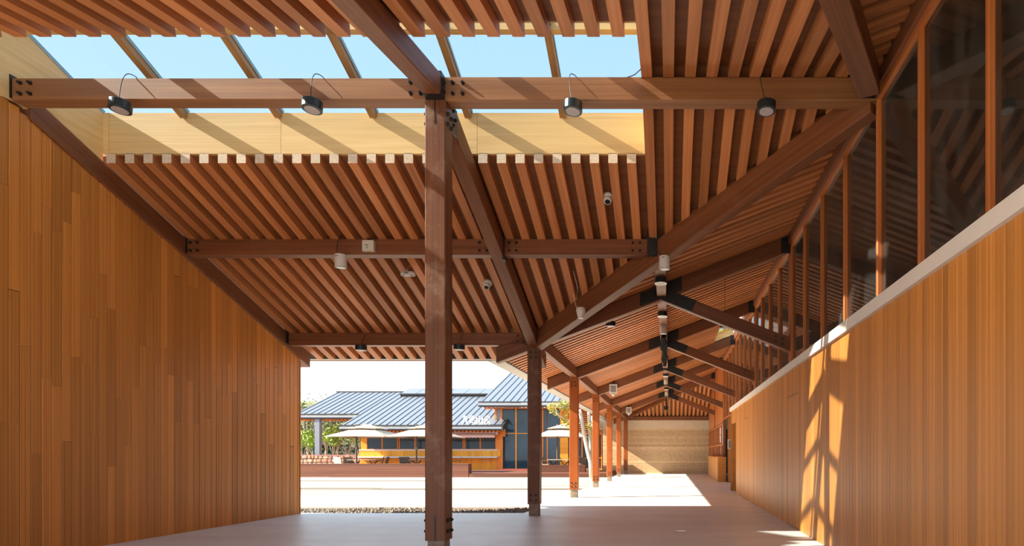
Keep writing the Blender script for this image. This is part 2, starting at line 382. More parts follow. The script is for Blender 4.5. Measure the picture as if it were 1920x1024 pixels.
# end face of the wall
for j in range(3):
    plank('plank', (-8.04-0.11*j, 13.285, 0.0), (-8.04-0.11*j, 13.285, 3.30), 0.106, 0.02, 'wall_wood', wl, (0, 1, 0))

# ---------------------------------------------------------------- wall_right: fine vertical boards, coping, doors
WX = 2.19
wr = empty('wall_right', (WX+0.1, 11, 0), kind='structure')
MB().box((WX+0.022, 1.0, 0), (2.50, 20.3, 2.80)).build('wall_core', 'fascia_dark', wr)
MB().box((WX+0.022, 20.3, 2.34), (2.50, 22.0, 2.80)).build('wall_header', 'dark_wood', wr)
MB().box((WX, 21.55, 0), (2.50, 22.0, 2.80)).build('wall_jamb', 'wall_wood', wr)
MB().box((2.36, 20.3, 0), (2.50, 21.55, 2.34)).build('recess_panel', 'dark_wood', wr)
doors = {}
for di, (ya, yb, ht) in enumerate(((10.46, 11.46, 2.34), (17.15, 18.15, 2.32)), 1):
    doors[di] = (ya, yb, ht, empty('door_%d' % di, (WX, (ya+yb)/2, 0), kind='structure'))
y = 1.5; bw = 0.132; rr = random.Random(3)
while y < 20.25:
    wdt = rr.choice((0.10, 0.132, 0.132, 0.15))
    y2 = min(y+wdt, 20.3)
    for ya, yb, ht, d in doors.values():
        for yy in (ya, yb):
            if y < yy-0.02 < y2 and y2-yy < 0.3: y2 = yy if yy-y > 0.03 else y2
    zlo = 0.0; inside = None
    for ya, yb, ht, d in doors.values():
        if y >= ya-0.021 and y2 <= yb+0.021: inside = (ya, yb, ht, d)
    if inside:
        ya, yb, ht, d = inside
        yy0, yy1 = max(y, ya+0.012), min(y2, yb-0.012)
        put('plank', bar_mesh(ht-0.02, yy1-yy0-0.003, 0.022, 0.003, 'wall_wood'), None, d, frame_of((WX+0.003, (yy0+yy1)/2, 0.012), (WX+0.003, (yy0+yy1)/2, ht), (-1, 0, 0))[0])
        zlo = ht+0.006
    put('plank', bar_mesh(2.80-zlo, y2-y-0.005, 0.022, 0.004, 'wall_wood'), None, wr, frame_of((WX+rr.uniform(0, 0.002), (y+y2)/2, zlo), (WX+rr.uniform(0, 0.0), (y+y2)/2, 2.80), (-1, 0, 0))[0])
    y = y2
y = 20.3
while y < 21.99:
    put('plank', bar_mesh(0.46 if y < 21.55 else 2.8, 0.138, 0.022, 0.003, 'wall_wood'), None, wr, frame_of((WX, y+0.07, 2.34 if y < 21.55 else 0), (WX, y+0.07, 2.80), (-1, 0, 0))[0]); y += 0.1414
yy = 1.0
while yy < 21.9:
    y2 = min(yy+4.2, 22.05)
    MB().box((2.148, yy, 2.80), (2.56, y2-0.004, 2.935)).build('coping', 'concrete_white', wr); yy = y2
for di, (ya, yb, ht, d) in doors.items():
    MB().box((WX+0.006, ya, 0.0), (WX+0.02, yb, ht+0.005)).build('door_backing', 'fascia_dark', d)

# ---------------------------------------------------------------- wall_end: rammed earth in lifts, concrete band
we = empty('wall_end', (-1, 40.5, 0), kind='structure')
z = 0.0; i = 0
while z < 2.94:
    hh = min(random.uniform(0.13, 0.24), 2.95-z)
    if 2.95-(z+hh) < 0.08: hh = 2.95-z
    MB().box((-4.4, 40.4+random.uniform(0, 0.012), z), (2.6, 40.75, z+hh-0.004)).build('earth_layer', 'rammed_%d' % random.randrange(4), we); z += hh; i += 1
MB().box((-4.45, 40.36, 2.95), (2.6, 40.78, 3.53)).build('concrete_band', 'concrete_band', we)
MB().box((-4.9, 38.2, 2.93), (-4.4, 41.2, 3.66)).build('concrete_band', 'concrete_band', we)  # band end, its top raised to block a sun streak on the wall

# ---------------------------------------------------------------- ceilings: boarded decks and battens
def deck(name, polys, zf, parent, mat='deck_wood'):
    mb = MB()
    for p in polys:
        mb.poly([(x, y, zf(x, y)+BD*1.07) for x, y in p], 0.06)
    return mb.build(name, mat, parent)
cb = empty('ceiling', (-3, 11, 4.6), kind='structure')
fb = lambda x, y: zb_b(y)
deck('deck_boards', [[(-8.5, YF+0.05), (-0.335, YF+0.05), (YC+XC-YF-0.05, YF+0.05), (-4.13, 14.19), (-8.5, 14.19)], [(XS, Y1-0.12), (2.515, Y1-0.12), (YC+XC-YF, YF+0.05), (XS, YF+0.05)]], fb, cb)
i = 0
x = -7.888
while x < 2.45:
    y0 = YF if x < XS else Y1-0.1
    y1 = min(13.9, valley_y(x))
    if y1-y0 > 0.15 and x < -0.0+2.4:
        bar('batten', (x, y0, zb_b(y0)+BD*1.07), (x, y1, zb_b(y1)+BD*1.07), BD, BD, 'batten_wood', cb, end_mat='end_grain' if x < XS else None, plumb=(True, False), ch=0)
    x += GRID
ca = empty('ceiling.001', (0, 25, 4.9), kind='structure')
fa = lambda x, y: zb_a(x)
hip_y = lambda x: 40.25-((zb_a(x)-3.76)/SL)
OX0, OY0, OY1 = 1.66, 20.4, 24.6            # opening for the second skylight in the corridor roof
deck('deck_boards', [[(-4.2, valley_y(-4.2)), (2.55, valley_y(2.55)), (2.55, OY0), (-4.2, OY0)], [(-4.2, OY0), (OX0, OY0), (OX0, OY1), (-4.2, OY1)], [(-4.2, OY1), (2.55, OY1), (2.55, hip_y(2.55)), (-3.05, 40.3), (-4.2, 41.2)]], fa, ca)
y = 7.75
while y < 40.2:
    x0 = max(-3.85, YC+XC-y); x1 = 2.5
    if y > hip_y(2.5): x1 = min(2.5, 40.25-y-(3.83-3.76)/SL+XC)
    if OY0-0.06 < y < OY1+0.06: x1 = OX0
    if x1-x0 > 0.15:
        bar('batten', (x0, y, zb_a(x0)+BD*1.07), (x1, y, zb_a(x1)+BD*1.07), BD, BD, 'batten_wood', ca, ch=0)
    y += GRID
CY0 = -2.0                                  # rear edge of the near slope, extended unseen to cut light from behind
cc = empty('ceiling.002', (-3, 4, 5.4), kind='structure')
fc = lambda x, y: zb_c(y)
deck('deck_boards', [[(-8.5, CY0), (diag_x(CY0), CY0), (diag_x(YN), YN), (-8.5, YN)], [(XS, YN), (diag_x(YN), YN), (2.5, Y1), (2.5, Y1+0.15), (XS, Y1+0.15)]], fc, cc)
x = -7.888
while x < 2.45:
    y1 = YN if x < XS else Y1+0.02
    y0 = CY0+0.05
    if x > diag_x(CY0+0.05): y0 = Y1-(2.5-x)/0.474
    if y1-y0 > 0.12:
        bar('batten', (x, y0, zb_c(y0)+BD*1.01), (x, y1, zb_c(y1)+BD*1.01), BD, BD, 'batten_wood', cc, ch=0)
    x += GRID
cdn = empty('ceiling.003', (2, 4, 5.6), kind='structure')
deck('deck_boards', [[(diag_x(CY0), CY0), (2.55, CY0), (2.55, Y1+0.05), (2.5, Y1)]], fa, cdn)
y = Y1-0.12
while y > CY0:
    x0 = diag_x(y)
    if 2.5-x0 > 0.1:
        bar('batten', (x0, y, zb_a(x0)+BD*1.07), (2.5, y, zb_a(2.5)+BD*1.07), BD, BD, 'batten_wood', cdn, ch=0)
    y -= GRID
ce = empty('ceiling.004', (0, 38, 4.5), kind='structure')
fe = lambda x, y: zb_e(y)
deck('deck_boards', [[(-3.05, 40.3), (2.55, hip_y(2.55)), (2.55, 40.9), (-3.05, 40.9)]], fe, ce)
x = -2.9
while x < 2.5:
    y0 = hip_y(x)
    if 40.28-y0 > 0.15:
        bar('batten', (x, y0, zb_e(y0)+BD*1.07), (x, 40.34, zb_e(40.34)+BD*1.07), BD, BD, 'batten_wood', ce, ch=0)
    x += GRID

# ---------------------------------------------------------------- window_1: the long skylight over the ridge
w1 = empty('window_1', (-4.2, Y1, 6.2), kind='structure')
zg = lambda y: 6.12+0.40*(YF+0.03-y) if y > Y1 else 6.12+0.40*(YF+0.03-Y1)-0.30*(Y1-y)
def board(p_lo, p_hi, mat='plywood', name='curb_board'):
    """axis box with grain along its long side"""
    lo, hi = Vector(p_lo), Vector(p_hi)
    d = hi-lo
    return MB().box((0, -d.y/2, -d.z/2), (d.x, d.y/2, d.z/2)).build(name, mat, w1, Matrix.Translation((lo.x, (lo.y+hi.y)/2, (lo.z+hi.z)/2)))
zfl = zb_b(YF)+0.132
for xa, xb in ((-8.0, -7.92), (-7.915, -5.49), (-5.485, -2.72), (-2.715, XS)):
    board((xa, YF+0.0, zfl), (xb, YF+0.05, 6.115))
# side curb over the left wall: sloping top
def side_curb(x0, x1):
    mb = MB()
    lo = 0.0 if x0 < -5 else 0.15
    prof = [(YN, zb_c(YN)-0.27+lo*2.8), (Y1, zb_c(Y1)-0.27+lo*2.8), (YF, zb_b(YF)-0.02+lo), (YF, 6.115), (Y1, zg(Y1)-0.02), (YN, zg(YN)-0.02)]
    n = len(prof)
    # length axis local X = Y so that grain follows the board
    vs = [(a-YN, -(x0), b) for a, b in prof]+[(a-YN, -(x1), b) for a, b in prof]
    mb.add(vs, [(0, 1, 2, 3, 4, 5), tuple(range(n, 2*n))[::-1]]+[(i, n+i, n+(i+1) % n, (i+1) % n) for i in range(n)])
    mw = Matrix(((0, -1, 0, 0), (1, 0, 0, YN), (0, 0, 1, 0), (0, 0, 0, 1)))
    return mb.build('curb_board', 'plywood', w1, mw)
side_curb(-8.06, -8.0)
side_curb(XS, XS+0.05)
board((-8.0, YN-0.05, zb_c(YN)+0.135), (XS, YN, zg(YN)-0.02))
for kx in range(0, 7):
    x = -8.19+1.3375*kx
    if kx == 0: x = -8.05
    if kx == 6: x = XS+0.02
    for (ya, yb) in ((Y1, YF+0.02), (YN, Y1)):
        m2, L = frame_of((x, ya, zg(ya)), (x, yb, zg(yb)))
        MB().box((0, -0.045, -0.10), (L, 0.045, -0.02)).build('glazing_bar', 'bar_wood', w1, m2)
        MB().box((0, -0.056, -0.02), (L, 0.056, 0.03)).build('glazing_cap', 'bar_metal', w1, m2)
xs_ = [-8.05]+[-8.19+1.3375*k for k in range(1, 6)]+[XS+0.02]
for a, b in zip(xs_[:-1], xs_[1:]):
    for (ya, yb) in ((Y1, YF+0.04), (YN-0.03, Y1)):
        mb = MB().add([(a, ya, zg(ya)), (b, ya, zg(ya)), (b, yb, zg(yb)), (a, yb, zg(yb)), (a, ya, zg(ya)+0.012), (b, ya, zg(ya)+0.012), (b, yb, zg(yb)+0.012), (a, yb, zg(yb)+0.012)],
                      [(0,3,2,1),(4,5,6,7),(0,1,5,4),(1,2,6,5),(2,3,7,6),(3,0,4,7)])
        mb.build('pane', 'skylight_glass', w1)
MB().box((-8.0, Y1-0.05, zg(Y1)-0.085), (XS, Y1+0.05, zg(Y1)-0.005)).build('ridge_bar', 'plywood', w1)

# second skylight, far along the corridor
w0 = empty('window_9', (2.1, 22.5, 6), kind='structure')
zt = lambda x: zb_a(x)+0.55
MB().add([(OX0, OY1, zb_a(OX0)+.12), (2.56, OY1, zb_a(2.56)+.12), (2.56, OY1, zt(2.56)), (OX0, OY1, zt(OX0)), (OX0, OY1+.05, zb_a(OX0)+.12), (2.56, OY1+.05, zb_a(2.56)+.12), (2.56, OY1+.05, zt(2.56)), (OX0, OY1+.05, zt(OX0))],
         [(0,1,2,3),(7,6,5,4),(0,4,5,1),(1,5,6,2),(2,6,7,3),(3,7,4,0)]).build('curb_board', 'plywood', w0)
MB().box((OX0-0.05, OY0, zb_a(OX0)+.12), (OX0, OY1, zt(OX0))).build('curb_board', 'plywood', w0)
for yy in [OY0+0.05, OY0+1.4, OY0+2.8, OY1-0.05]:
    bar('glazing_bar', (OX0, yy, zt(OX0)+0.03), (2.6, yy, zt(2.6)+0.03), 0.09, 0.09, 'bar_yellow', w0)
for xx in (OX0+0.05, OX0+0.5, 2.52):
    bar('glazing_bar', (xx, OY0, zt(xx)+0.03), (xx, OY1, zt(xx)+0.03), 0.07, 0.07, 'bar_yellow', w0)
MB().add([(OX0, OY0, zt(OX0)), (2.6, OY0, zt(2.6)), (2.6, OY1, zt(2.6)), (OX0, OY1, zt(OX0)), (OX0, OY0, zt(OX0)+.012), (2.6, OY0, zt(2.6)+.012), (2.6, OY1, zt(2.6)+.012), (OX0, OY1, zt(OX0)+.012)],
         [(0,3,2,1),(4,5,6,7),(0,1,5,4),(1,2,6,5),(2,3,7,6),(3,0,4,7)]).build('pane', 'skylight_glass', w0)

# ---------------------------------------------------------------- columns
CW = 0.25
ORD = ['first', 'second', 'third', 'fourth', 'fifth', 'sixth', 'seventh']
COLL = ['scuffed dark brown timber column, nearest and tallest, carrying the ridge beam',
        'dark brown shaded timber column at the inner corner of the eaves, second from front',
        'sunlit orange timber column beside the parasol, third from the front of the row',
        'sunlit orange timber column in front of slatted screen, fourth of the colonnade',
        'bright sunlit orange timber column against rammed earth end, fifth of the colonnade',
        'sunlit reddish timber column near the end wall, sixth of the colonnade',
        'thin-looking sunlit orange timber column at the far end of the colonnade']
for k in range(7):
    yk = Y1 if k == 0 else YK[k-1]
    top = 5.585 if k == 0 else 3.56
    r = empty('timber_column', (XC, yk, 0), 0, COLL[k], 'column', 'timber columns of the colonnade', 'thing')
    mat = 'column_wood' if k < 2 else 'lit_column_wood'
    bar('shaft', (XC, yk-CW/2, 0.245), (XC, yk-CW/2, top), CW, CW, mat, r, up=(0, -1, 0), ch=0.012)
    ft = MB(); ft.box((XC-0.10, yk-0.10, 0.0), (XC+0.10, yk+0.10, 0.245)); ft.build('foot', 'foot_concrete', r)
    if k == 0:
        MB().box((XC-0.007, yk-CW/2-0.004, 0.245), (XC+0.007, yk-CW/2+0.02, 0.55)).build('slot', 'steel_black', r)
        MB().box((XC-0.007, yk-CW/2-0.004, 5.30), (XC+0.007, yk-CW/2+0.02, top)).build('slot', 'steel_black', r)
        for sx_ in (-1, 1):
            for dy in (-0.055, 0.055):
                for zz in (0.355, 0.485, 5.33, 5.45): bolt(r, (XC+sx_*CW/2, yk+dy, zz), (sx_, 0, 0), 0.019, 0.032)
    else:
        for dx in (-0.055, 0.055):
            for zz in (0.325, 0.435, top-0.14, top-0.25): bolt(r, (XC+dx, yk-CW/2, zz), (0, -1, 0), 0.019, 0.022)
        plate(r, (XC-0.11, yk-0.12, top), (XC+0.11, yk+0.12, top+0.03))

# ---------------------------------------------------------------- beams of the left wing
def beam(name, label, p0, p1, wd=0.2, ht=0.26, cat='beam', group=None, plumb=(True, True), mat='beam_wood'):
    r = empty(name, ((p0[0]+p1[0])/2, (p0[1]+p1[1])/2, (p0[2]+p1[2])/2), 0, label, cat, group, 'thing')
    bar('timber', p0, p1, wd, ht, mat, r, ch=0.008, plumb=plumb)
    return r
def bolts4(r, x, y, zc, n, dx=0.06, dz=0.065, vert=False, out=0.04):
    for a in (-1, 1):
        for b in (-1, 1):
            loc = (x+a*dx/1.0, y, zc+b*dz) if n[1] else (x, y+a*dx, zc+b*dz)
            bolt(r, loc, n, 0.017, out)
b1 = beam('ridge_beam', 'long brown ridge beam from left wall to tall column, two round lamps below', (-8.0, Y1, 5.865), (XC-0.13, Y1, 5.865), mat='ridge_wood')
bolts4(b1, -7.82, Y1-0.1, 5.735, (0, -1, 0), out=0.05); bolts4(b1, XC-0.24, Y1-0.1, 5.735, (0, -1, 0), out=0.05)
plate(b1, (-8.02, Y1-0.12, 5.62), (-7.985, Y1+0.12, 5.90))
b2 = beam('ridge_beam', 'brown ridge beam from the tall column to the clerestory windows, under skylight edge', (XC+0.09, Y1, 5.88), (2.52, Y1, 5.88), ht=0.285, mat='ridge_wood')
bolts4(b2, XC+0.27, Y1-0.1, 5.735, (0, -1, 0), out=0.05)
plate(b2, (2.3, Y1-0.115, 5.62), (2.5, Y1-0.10, 5.86))
YM = (Y1+YC)/2
zm = 4.85
b3 = beam('purlin', 'middle purlin from left wall to sloping rafter, with white box on it', (-8.0, YM, zm), (XC-0.1, YM, zm))
bolts4(b3, XC-0.24, YM-0.1, zm-0.13, (0, -1, 0)); bolts4(b3, -7.85, YM-0.1, zm-0.13, (0, -1, 0))
plate(b3, (-8.0, YM-0.13, zm-0.24), (-7.96, YM+0.10, zm+0.16))
b4 = beam('purlin', 'short middle purlin between sloping rafter and valley beam', (XC+0.1, YM, zm), (-0.36, YM, zm))
bolts4(b4, XC+0.25, YM-0.1, zm-0.13, (0, -1, 0)); bolts4(b4, -0.55, YM-0.1, zm-0.13, (0, -1, 0))
plate(b4, (-0.37, YM-0.13, zm-0.27), (-0.22, YM-0.11, zm+0.14)); plate(b4, (XC+0.085, YM-0.12, zm-0.35), (XC+0.115, YM+0.1, zm+0.12))
b5 = beam('eave_beam', 'eave beam along the courtyard opening from left wall to corner column', (-8.0, YC, 3.828), (XC-0.12, YC, 3.828))
bolts4(b5, XC-0.27, YC-0.1, 3.70, (0, -1, 0)); plate(b5, (-8.0, YC-0.16, 3.6), (-7.95, YC+0.1, 4.02))
# rafters along the slope
def rafter_b(x, ya, yb, label, dep=0.30, wd=0.2):
    return beam('rafter', label, (x, ya, zb_b(ya)), (x, yb, zb_b(yb)), wd, dep, 'rafter')
r1 = rafter_b(XC, Y1+0.12, 13.62, 'sloping rafter from the tall column down to the corner column')
plate(r1, (XC+0.092, Y1+0.14, 5.36), (XC+0.108, Y1+0.34, 5.70))
for dy, dz in ((0.18, 5.62), (0.25, 5.54), (0.18, 5.44)): bolt(r1, (XC+0.11, Y1+dy, dz), (1, 0, 0), 0.017, 0.03)
MB().box((XC-0.008, YC-0.55, zb_b(YC-0.55)-0.315), (XC+0.008, YC-0.25, zb_b(YC-0.55)-0.28)).build('slot', 'steel_black', r1, Matrix.Identity(4))
r2 = rafter_b(-8.09, Y1+0.1, 13.6, 'dark rafter running along the top of the left plank wall', 0.29, 0.24)
r3 = beam('rafter', 'unseen added rafter closing a sun gap along the near left plank wall', (-8.16, CY0, zb_c(CY0)), (-8.16, Y1+0.1, zb_c(Y1+0.1)), 0.2, 0.30, 'rafter')  # added out of sight behind the planks to keep a sun sliver off
c1 = beam('rafter', 'near rafter rising from above the camera to the tall column head', (XC, CY0, zb_c(CY0)), (XC, Y1-0.22, zb_c(Y1-0.22)), 0.21, 0.25, 'rafter')
plate(c1, (XC-0.108, Y1-0.235, 5.585), (XC+0.108, Y1-0.10, 5.62), 'steel_shoe')
MB().box((XC-0.11, Y1-0.22, 5.60), (XC+0.11, Y1-0.10, 5.88)).build('steel_shoe', 'steel_black', c1)
for zz in (5.68, 5.80):
    for dy in (-0.19, -0.13): bolt(c1, (XC+0.11, Y1+dy, zz), (1, 0, 0), 0.017, 0.02)
c2 = beam('valley_beam', 'near valley beam coming down to the clerestory corner of the ridge', (diag_x(CY0), CY0, zb_c(CY0)), (diag_x(7.25), 7.25, zb_c(7.25)), 0.24, 0.29, 'beam', plumb=(True, False))
# valley beam from corner column to clerestory
vb = beam('valley_beam', 'diagonal valley beam climbing from corner column to the clerestory', (XC+0.10, YC-0.10, zb_a(XC+0.1)-0.02), (2.52, valley_y(2.52), zb_a(2.52)-0.02), 0.2, 0.36, 'beam')
va = Vector((1, -1, 0)).normalized()
plate(vb, (-0.30, YM-0.10, 4.56), (-0.12, YM-0.085, 4.92))

# ---------------------------------------------------------------- corridor frames
OR6 = ['first', 'second', 'third', 'fourth', 'fifth', 'sixth']
XM = -0.165
for k in range(5):
    yk = YK[k]
    xt = -3.62
    r = beam('rafter', '%s rafter of the corridor roof counted from the corner column' % OR6[k], (xt, yk, zb_a(xt)), (2.48, yk, zb_a(2.48)), 0.2, 0.31, 'rafter', 'rafters of the corridor roof')
    # black gusset plates on the front
    yf = yk-0.104
    def arm(x0, x1, f0, f1, hgt):
        MB().add([(x0, yf-0.012, f0-hgt), (x1, yf-0.012, f1-hgt), (x1, yf-0.012, f1), (x0, yf-0.012, f0), (x0, yf+0.004, f0-hgt), (x1, yf+0.004, f1-hgt), (x1, yf+0.004, f1), (x0, yf+0.004, f0)],
                 [(0,1,2,3),(7,6,5,4),(0,4,5,1),(1,5,6,2),(2,6,7,3),(3,7,4,0)]).build('gusset_plate', 'steel_black', r)
    arm(XM-0.45, XM-0.02, zb_a(XM-0.45)-0.03, zb_a(XM-0.02)-0.03, 0.27)
    arm(XM+0.02, XM+0.42, zb_a(XM+0.02)-0.0, zb_a(XM+0.42)-0.0, 0.30)
    plate(r, (2.33, yk-0.118, zb_a(2.4)-0.34), (2.52, yk-0.10, zb_a(2.4)+0.03))
    for dx in (-0.38, -0.16, 0.14, 0.34):
        for dz in (0.09, 0.22): bolt(r, (XM+dx, yf-0.012, zb_a(XM+dx)-dz), (0, -1, 0), 0.014, 0.016)
    s = beam('strut', '%s strut dropping from corridor mid purlin to the clerestory post, counted from front' % OR6[k], (XM+0.02, yk, zb_a(XM)-0.07), (2.52, yk, zb_a(XM)-0.07-0.395*(2.5-XM)), 0.18, 0.26, 'strut', 'struts of the corridor frames')
    z0 = zb_a(XM)-0.07; fs = lambda x: z0-0.395*(x-XM)+0.01
    MB().add([(XM-0.02, yf-0.013, fs(XM)-.27), (XM+.62, yf-.013, fs(XM+.55)-.30), (XM+.72, yf-.013, fs(XM+.68)-.02), (XM-0.02, yf-.013, fs(XM)), (XM-0.02, yf+.003, fs(XM)-.27), (XM+.62, yf+.003, fs(XM+.55)-.30), (XM+.72, yf+.003, fs(XM+.68)-.02), (XM-0.02, yf+.003, fs(XM))],
             [(0,1,2,3),(7,6,5,4),(0,4,5,1),(1,5,6,2),(2,6,7,3),(3,7,4,0)]).build('gusset_plate', 'steel_black', s)
    for a in (0, 1):
        for b in (0, 1):
            xx = 2.22+a*0.14; bolt(s, (xx, yk-0.09, fs(xx)-0.09-b*0.10), (0, -1, 0), 0.018, 0.02)
            xx = XM+0.35+a*0.22; bolt(s, (xx, yf-0.013, fs(xx)-0.09-b*0.10), (0, -1, 0), 0.014, 0.016)
    # eave beam and mid purlin of the bay behind this frame
    ya, yb = yk, (YK[k+1] if k < 5 else 40)
    eb = beam('eave_beam', '%s eave beam between colonnade columns, counted from the corner' % OR6[k], (XC, ya+0.12, 3.835), (XC, yb-0.12, 3.835), 0.2, 0.27, 'beam', 'eave beams of the colonnade')
    ym0 = YM+0.12 if k == 0 else ya+0.11
    if k == 0:
        beam('purlin', 'corridor mid purlin between valley beam and first frame, black lamp below', (XM, YM+0.12, zb_a(XM)), (XM, YC-0.11, zb_a(XM)), 0.2, 0.265, 'purlin', 'mid purlins of the corridor')
    beam('purlin', 'corridor mid purlin in the %s bay behind the front frame' % OR6[k], (XM, ya+0.11, zb_a(XM)), (XM, min(yb, hip_y(XM)+0.3)-0.11, zb_a(XM)), 0.2, 0.265, 'purlin', 'mid purlins of the corridor')
beam('end_beam', 'horizontal brown beam on the concrete band of the end wall', (-2.8, 40.25, 3.74), (2.55, 40.25, 3.74), 0.2, 0.24)
# hip rafter at the end
beam('hip_rafter', 'hip rafter in the far roof corner above the end wall', (-3.0, hip_y(-3.0), zb_a(-3.0)), (2.45, hip_y(2.45), zb_a(2.45)), 0.18, 0.28, 'rafter')
beam('rafter', 'last short corridor rafter just in front of the end wall', (-3.6, YK[5]-0.2, zb_a(-3.6)), (-2.3, YK[5]-0.2, zb_a(-2.3)), 0.2, 0.31, 'rafter')

# eaves: boxed pale gutters
ge = empty('eave_gutter', (-4.0, 26, 3.5), 0, 'pale boxed gutter along the colonnade eave', 'gutter', None, 'thing')
y = 14.15
while y < 41:
    MB().box((-4.22, y, 3.45), (-3.86, min(y+1.32, 41.2), 3.56)).build('gutter_box', 'gutter_metal', ge); y += 1.325
MB().box((-3.87, 14.0, 3.46), (-3.83, 41, 3.62)).build('fascia', 'fascia_dark', ge)
gf = empty('eave_gutter', (-6, 14.1, 3.5), 0, 'thin boxed gutter above the courtyard opening', 'gutter', None, 'thing')
x = -8.6
while x < -3.9:
    MB().box((x, 13.95, 3.46), (min(x+1.32, -3.87), 14.2, 3.56)).build('gutter_box', 'gutter_metal', gf); x += 1.325
MB().box((-8.6, 13.905, 3.45), (-3.87, 13.94, 3.60)).build('fascia', 'fascia_dark', gf)

# ---------------------------------------------------------------- clerestory windows
GX = 2.57
HEAD = 5.60
def clerestory(n, ya, yb, nb, sill=2.935, head=HEAD, first=0.06, last=-0.13):
    wn = empty('window_%d' % n, (GX, (ya+yb)/2, sill), kind='structure')
    st = (yb-ya)/nb
    for j in range(nb+1):
        yy = ya+st*j
        wd_ = 0.06
        if j == 0: yy += first
        if j == nb:
            if last is None: continue
            yy += last
        bar('mullion', (2.52, yy, sill-0.02), (2.52, yy, head), wd_, 0.11, 'window_wood', wn, up=(-1, 0, 0), ch=0.008)
    for j in range(nb):
        a, b = ya+st*j+0.03, ya+st*(j+1)-0.03
        MB().box((GX, a, sill), (GX+0.012, b, head)).build('pane', 'window_glass', wn)
    MB().box((0, -0.05, 0), (yb-ya, 0.05, 0.075)).build('head_rail', 'window_wood', wn, Matrix.Translation((GX, ya, head)) @ Matrix.Rotation(math.pi/2, 4, 'Z'))
    MB().box((0, -0.05, 0), (yb-ya, 0.05, 0.05)).build('sill_rail', 'window_wood', wn, Matrix.Translation((GX, ya, sill-0.03)) @ Matrix.Rotation(math.pi/2, 4, 'Z'))
    MB().box((0, -0.02, 0), (yb-ya, 0.08, 0.30)).build('head_board', 'dark_wood', wn, Matrix.Translation((2.55, ya, head+0.075)) @ Matrix.Rotation(math.pi/2, 4, 'Z'))
    return wn
clerestory(2, Y1-BY, Y1, 4, last=None)
clerestory(3, Y1, YC, 4, first=-0.08)
clerestory(4, YC, YK[1], 4)
clerestory(5, YK[1], YK[2], 4)
clerestory(6, YK[2], YK[3], 4)
PL = ['dark clerestory post at the first corridor frame, above white coping', 'dark clerestory post at the second corridor frame', 'dark clerestory post at the third corridor frame',
      'tall brown post on a white concrete foot beyond the right wall', 'brown post among the far counter windows', ]
for k in range(5):
    yk = YK[k]; z0 = 2.935 if k < 2 else 0.28 if k == 3 else (0.0 if k > 3 else 0.0)
    r = empty('clerestory_post', (2.58, yk, z0), 0, PL[k], 'post', None, 'thing')
    bar('shaft', (2.585, yk-0.09, z0), (2.585, yk-0.09, zb_a(2.5)), 0.14, 0.18, 'dark_wood', r, up=(0, -1, 0), ch=0.008)
    if k == 3: MB().box((2.46, yk-0.13, 0), (2.71, yk+0.13, 0.28)).build('foot', 'concrete_white', r)
    for zz in (5.42, 5.2): bolt(r, (2.56, yk-0.09, zz), (0, -1, 0), 0.016, 0.02)

# far right: plank wall across, counter and glazed screen
wf = empty('wall_cross', (3.5, 27.8, 0), kind='structure')
x = 2.66
while x < 5.0:
    plank('plank', (x+0.06, 27.7, 0.0), (x+0.06, 27.7, 3.2), 0.118, 0.02, 'wall_wood', wf, (0, -1, 0)); x += 0.12
MB().box((2.64, 27.72, 0), (5.1, 27.85, 3.2)).build('wall_core', 'dark_wood', wf)
ct = empty('counter', (2.35, 32, 0), 0, 'low plank fronted counter below the far notice windows', 'counter', None, 'thing')
y = 28.25
while y < 36.0:
    plank('plank', (2.27, y+0.07, 0.0), (2.27, y+0.07, 1.12), 0.137, 0.02, 'wall_wood', ct, (-1, 0, 0)); y += 0.14
MB().box((2.29, 28.25, 0), (2.60, 36.0, 1.12)).build('counter_body', 'wall_wood', ct)
MB().box((2.24, 28.2, 1.12), (2.62, 36.05, 1.15)).build('counter_top', 'wall_wood', ct)
MB().box((2.22, 28.23, 0.0), (2.60, 28.25, 1.12)).build('end_panel', 'wall_wood', ct)
for n, (ya, yb) in ((7, (YK[3]+0.1, YK[4]-0.1)), (8, (YK[4]+0.1, YK[5]))):
    wn = empty('window_%d' % n, (2.58, (ya+yb)/2, 1.15), kind='structure')
    nb = 4; st = (yb-ya)/nb
    for j in range(nb+1): bar('mullion', (2.53, ya+st*j, 1.15), (2.53, ya+st*j, 2.80), 0.09, 0.1, 'window_wood', wn, up=(-1, 0, 0))
    for zz in (1.18, 1.78, 2.78): bar('rail', (2.58, ya, zz), (2.58, yb, zz), 0.1, 0.08, 'window_wood', wn)
    for j in range(nb):
        MB().box((2.58, ya+st*j+.045, 1.18), (2.592, ya+st*(j+1)-.045, 2.75)).build('pane', 'window_glass', wn)
    y = ya
    while y < yb-0.05:
        plank('plank', (2.55, y+0.09, 2.83), (2.55, y+0.09, zb_a(2.5)), 0.176, 0.03, 'window_wood', wn, (-1, 0, 0)); y += 0.18
for j, (yy, zz, wd_, hh) in enumerate(((29.6, 2.2, 0.35, 0.9), (30.9, 2.45, 0.5, 0.36), (30.9, 2.05, 0.5, 0.36), (30.6, 1.5, 0.4, 0.42))):
    o = MB().box((2.574, yy, zz-hh/2), (2.58, yy+wd_, zz+hh/2)).build('notice_sheet', 'paper_white')
    tag(o, ['tall white notice sheet on the first far window', 'upper white notice sheet on the far window', 'lower white notice sheet on the far window', 'white notice sheet just above the counter top'][j], 'notice', None, 'thing')
nb_ = empty('wall_box', (2.66, 27.6, 1.6), 0, 'small white framed box on the cross plank wall by the passage', 'wall box', None, 'thing')
MB().box((2.62, 27.62, 1.52), (2.82, 27.70, 1.95)).build('housing', 'white_plastic', nb_)
MB().box((2.65, 27.612, 1.56), (2.79, 27.62, 1.90)).build('screen', 'grey_print', nb_)

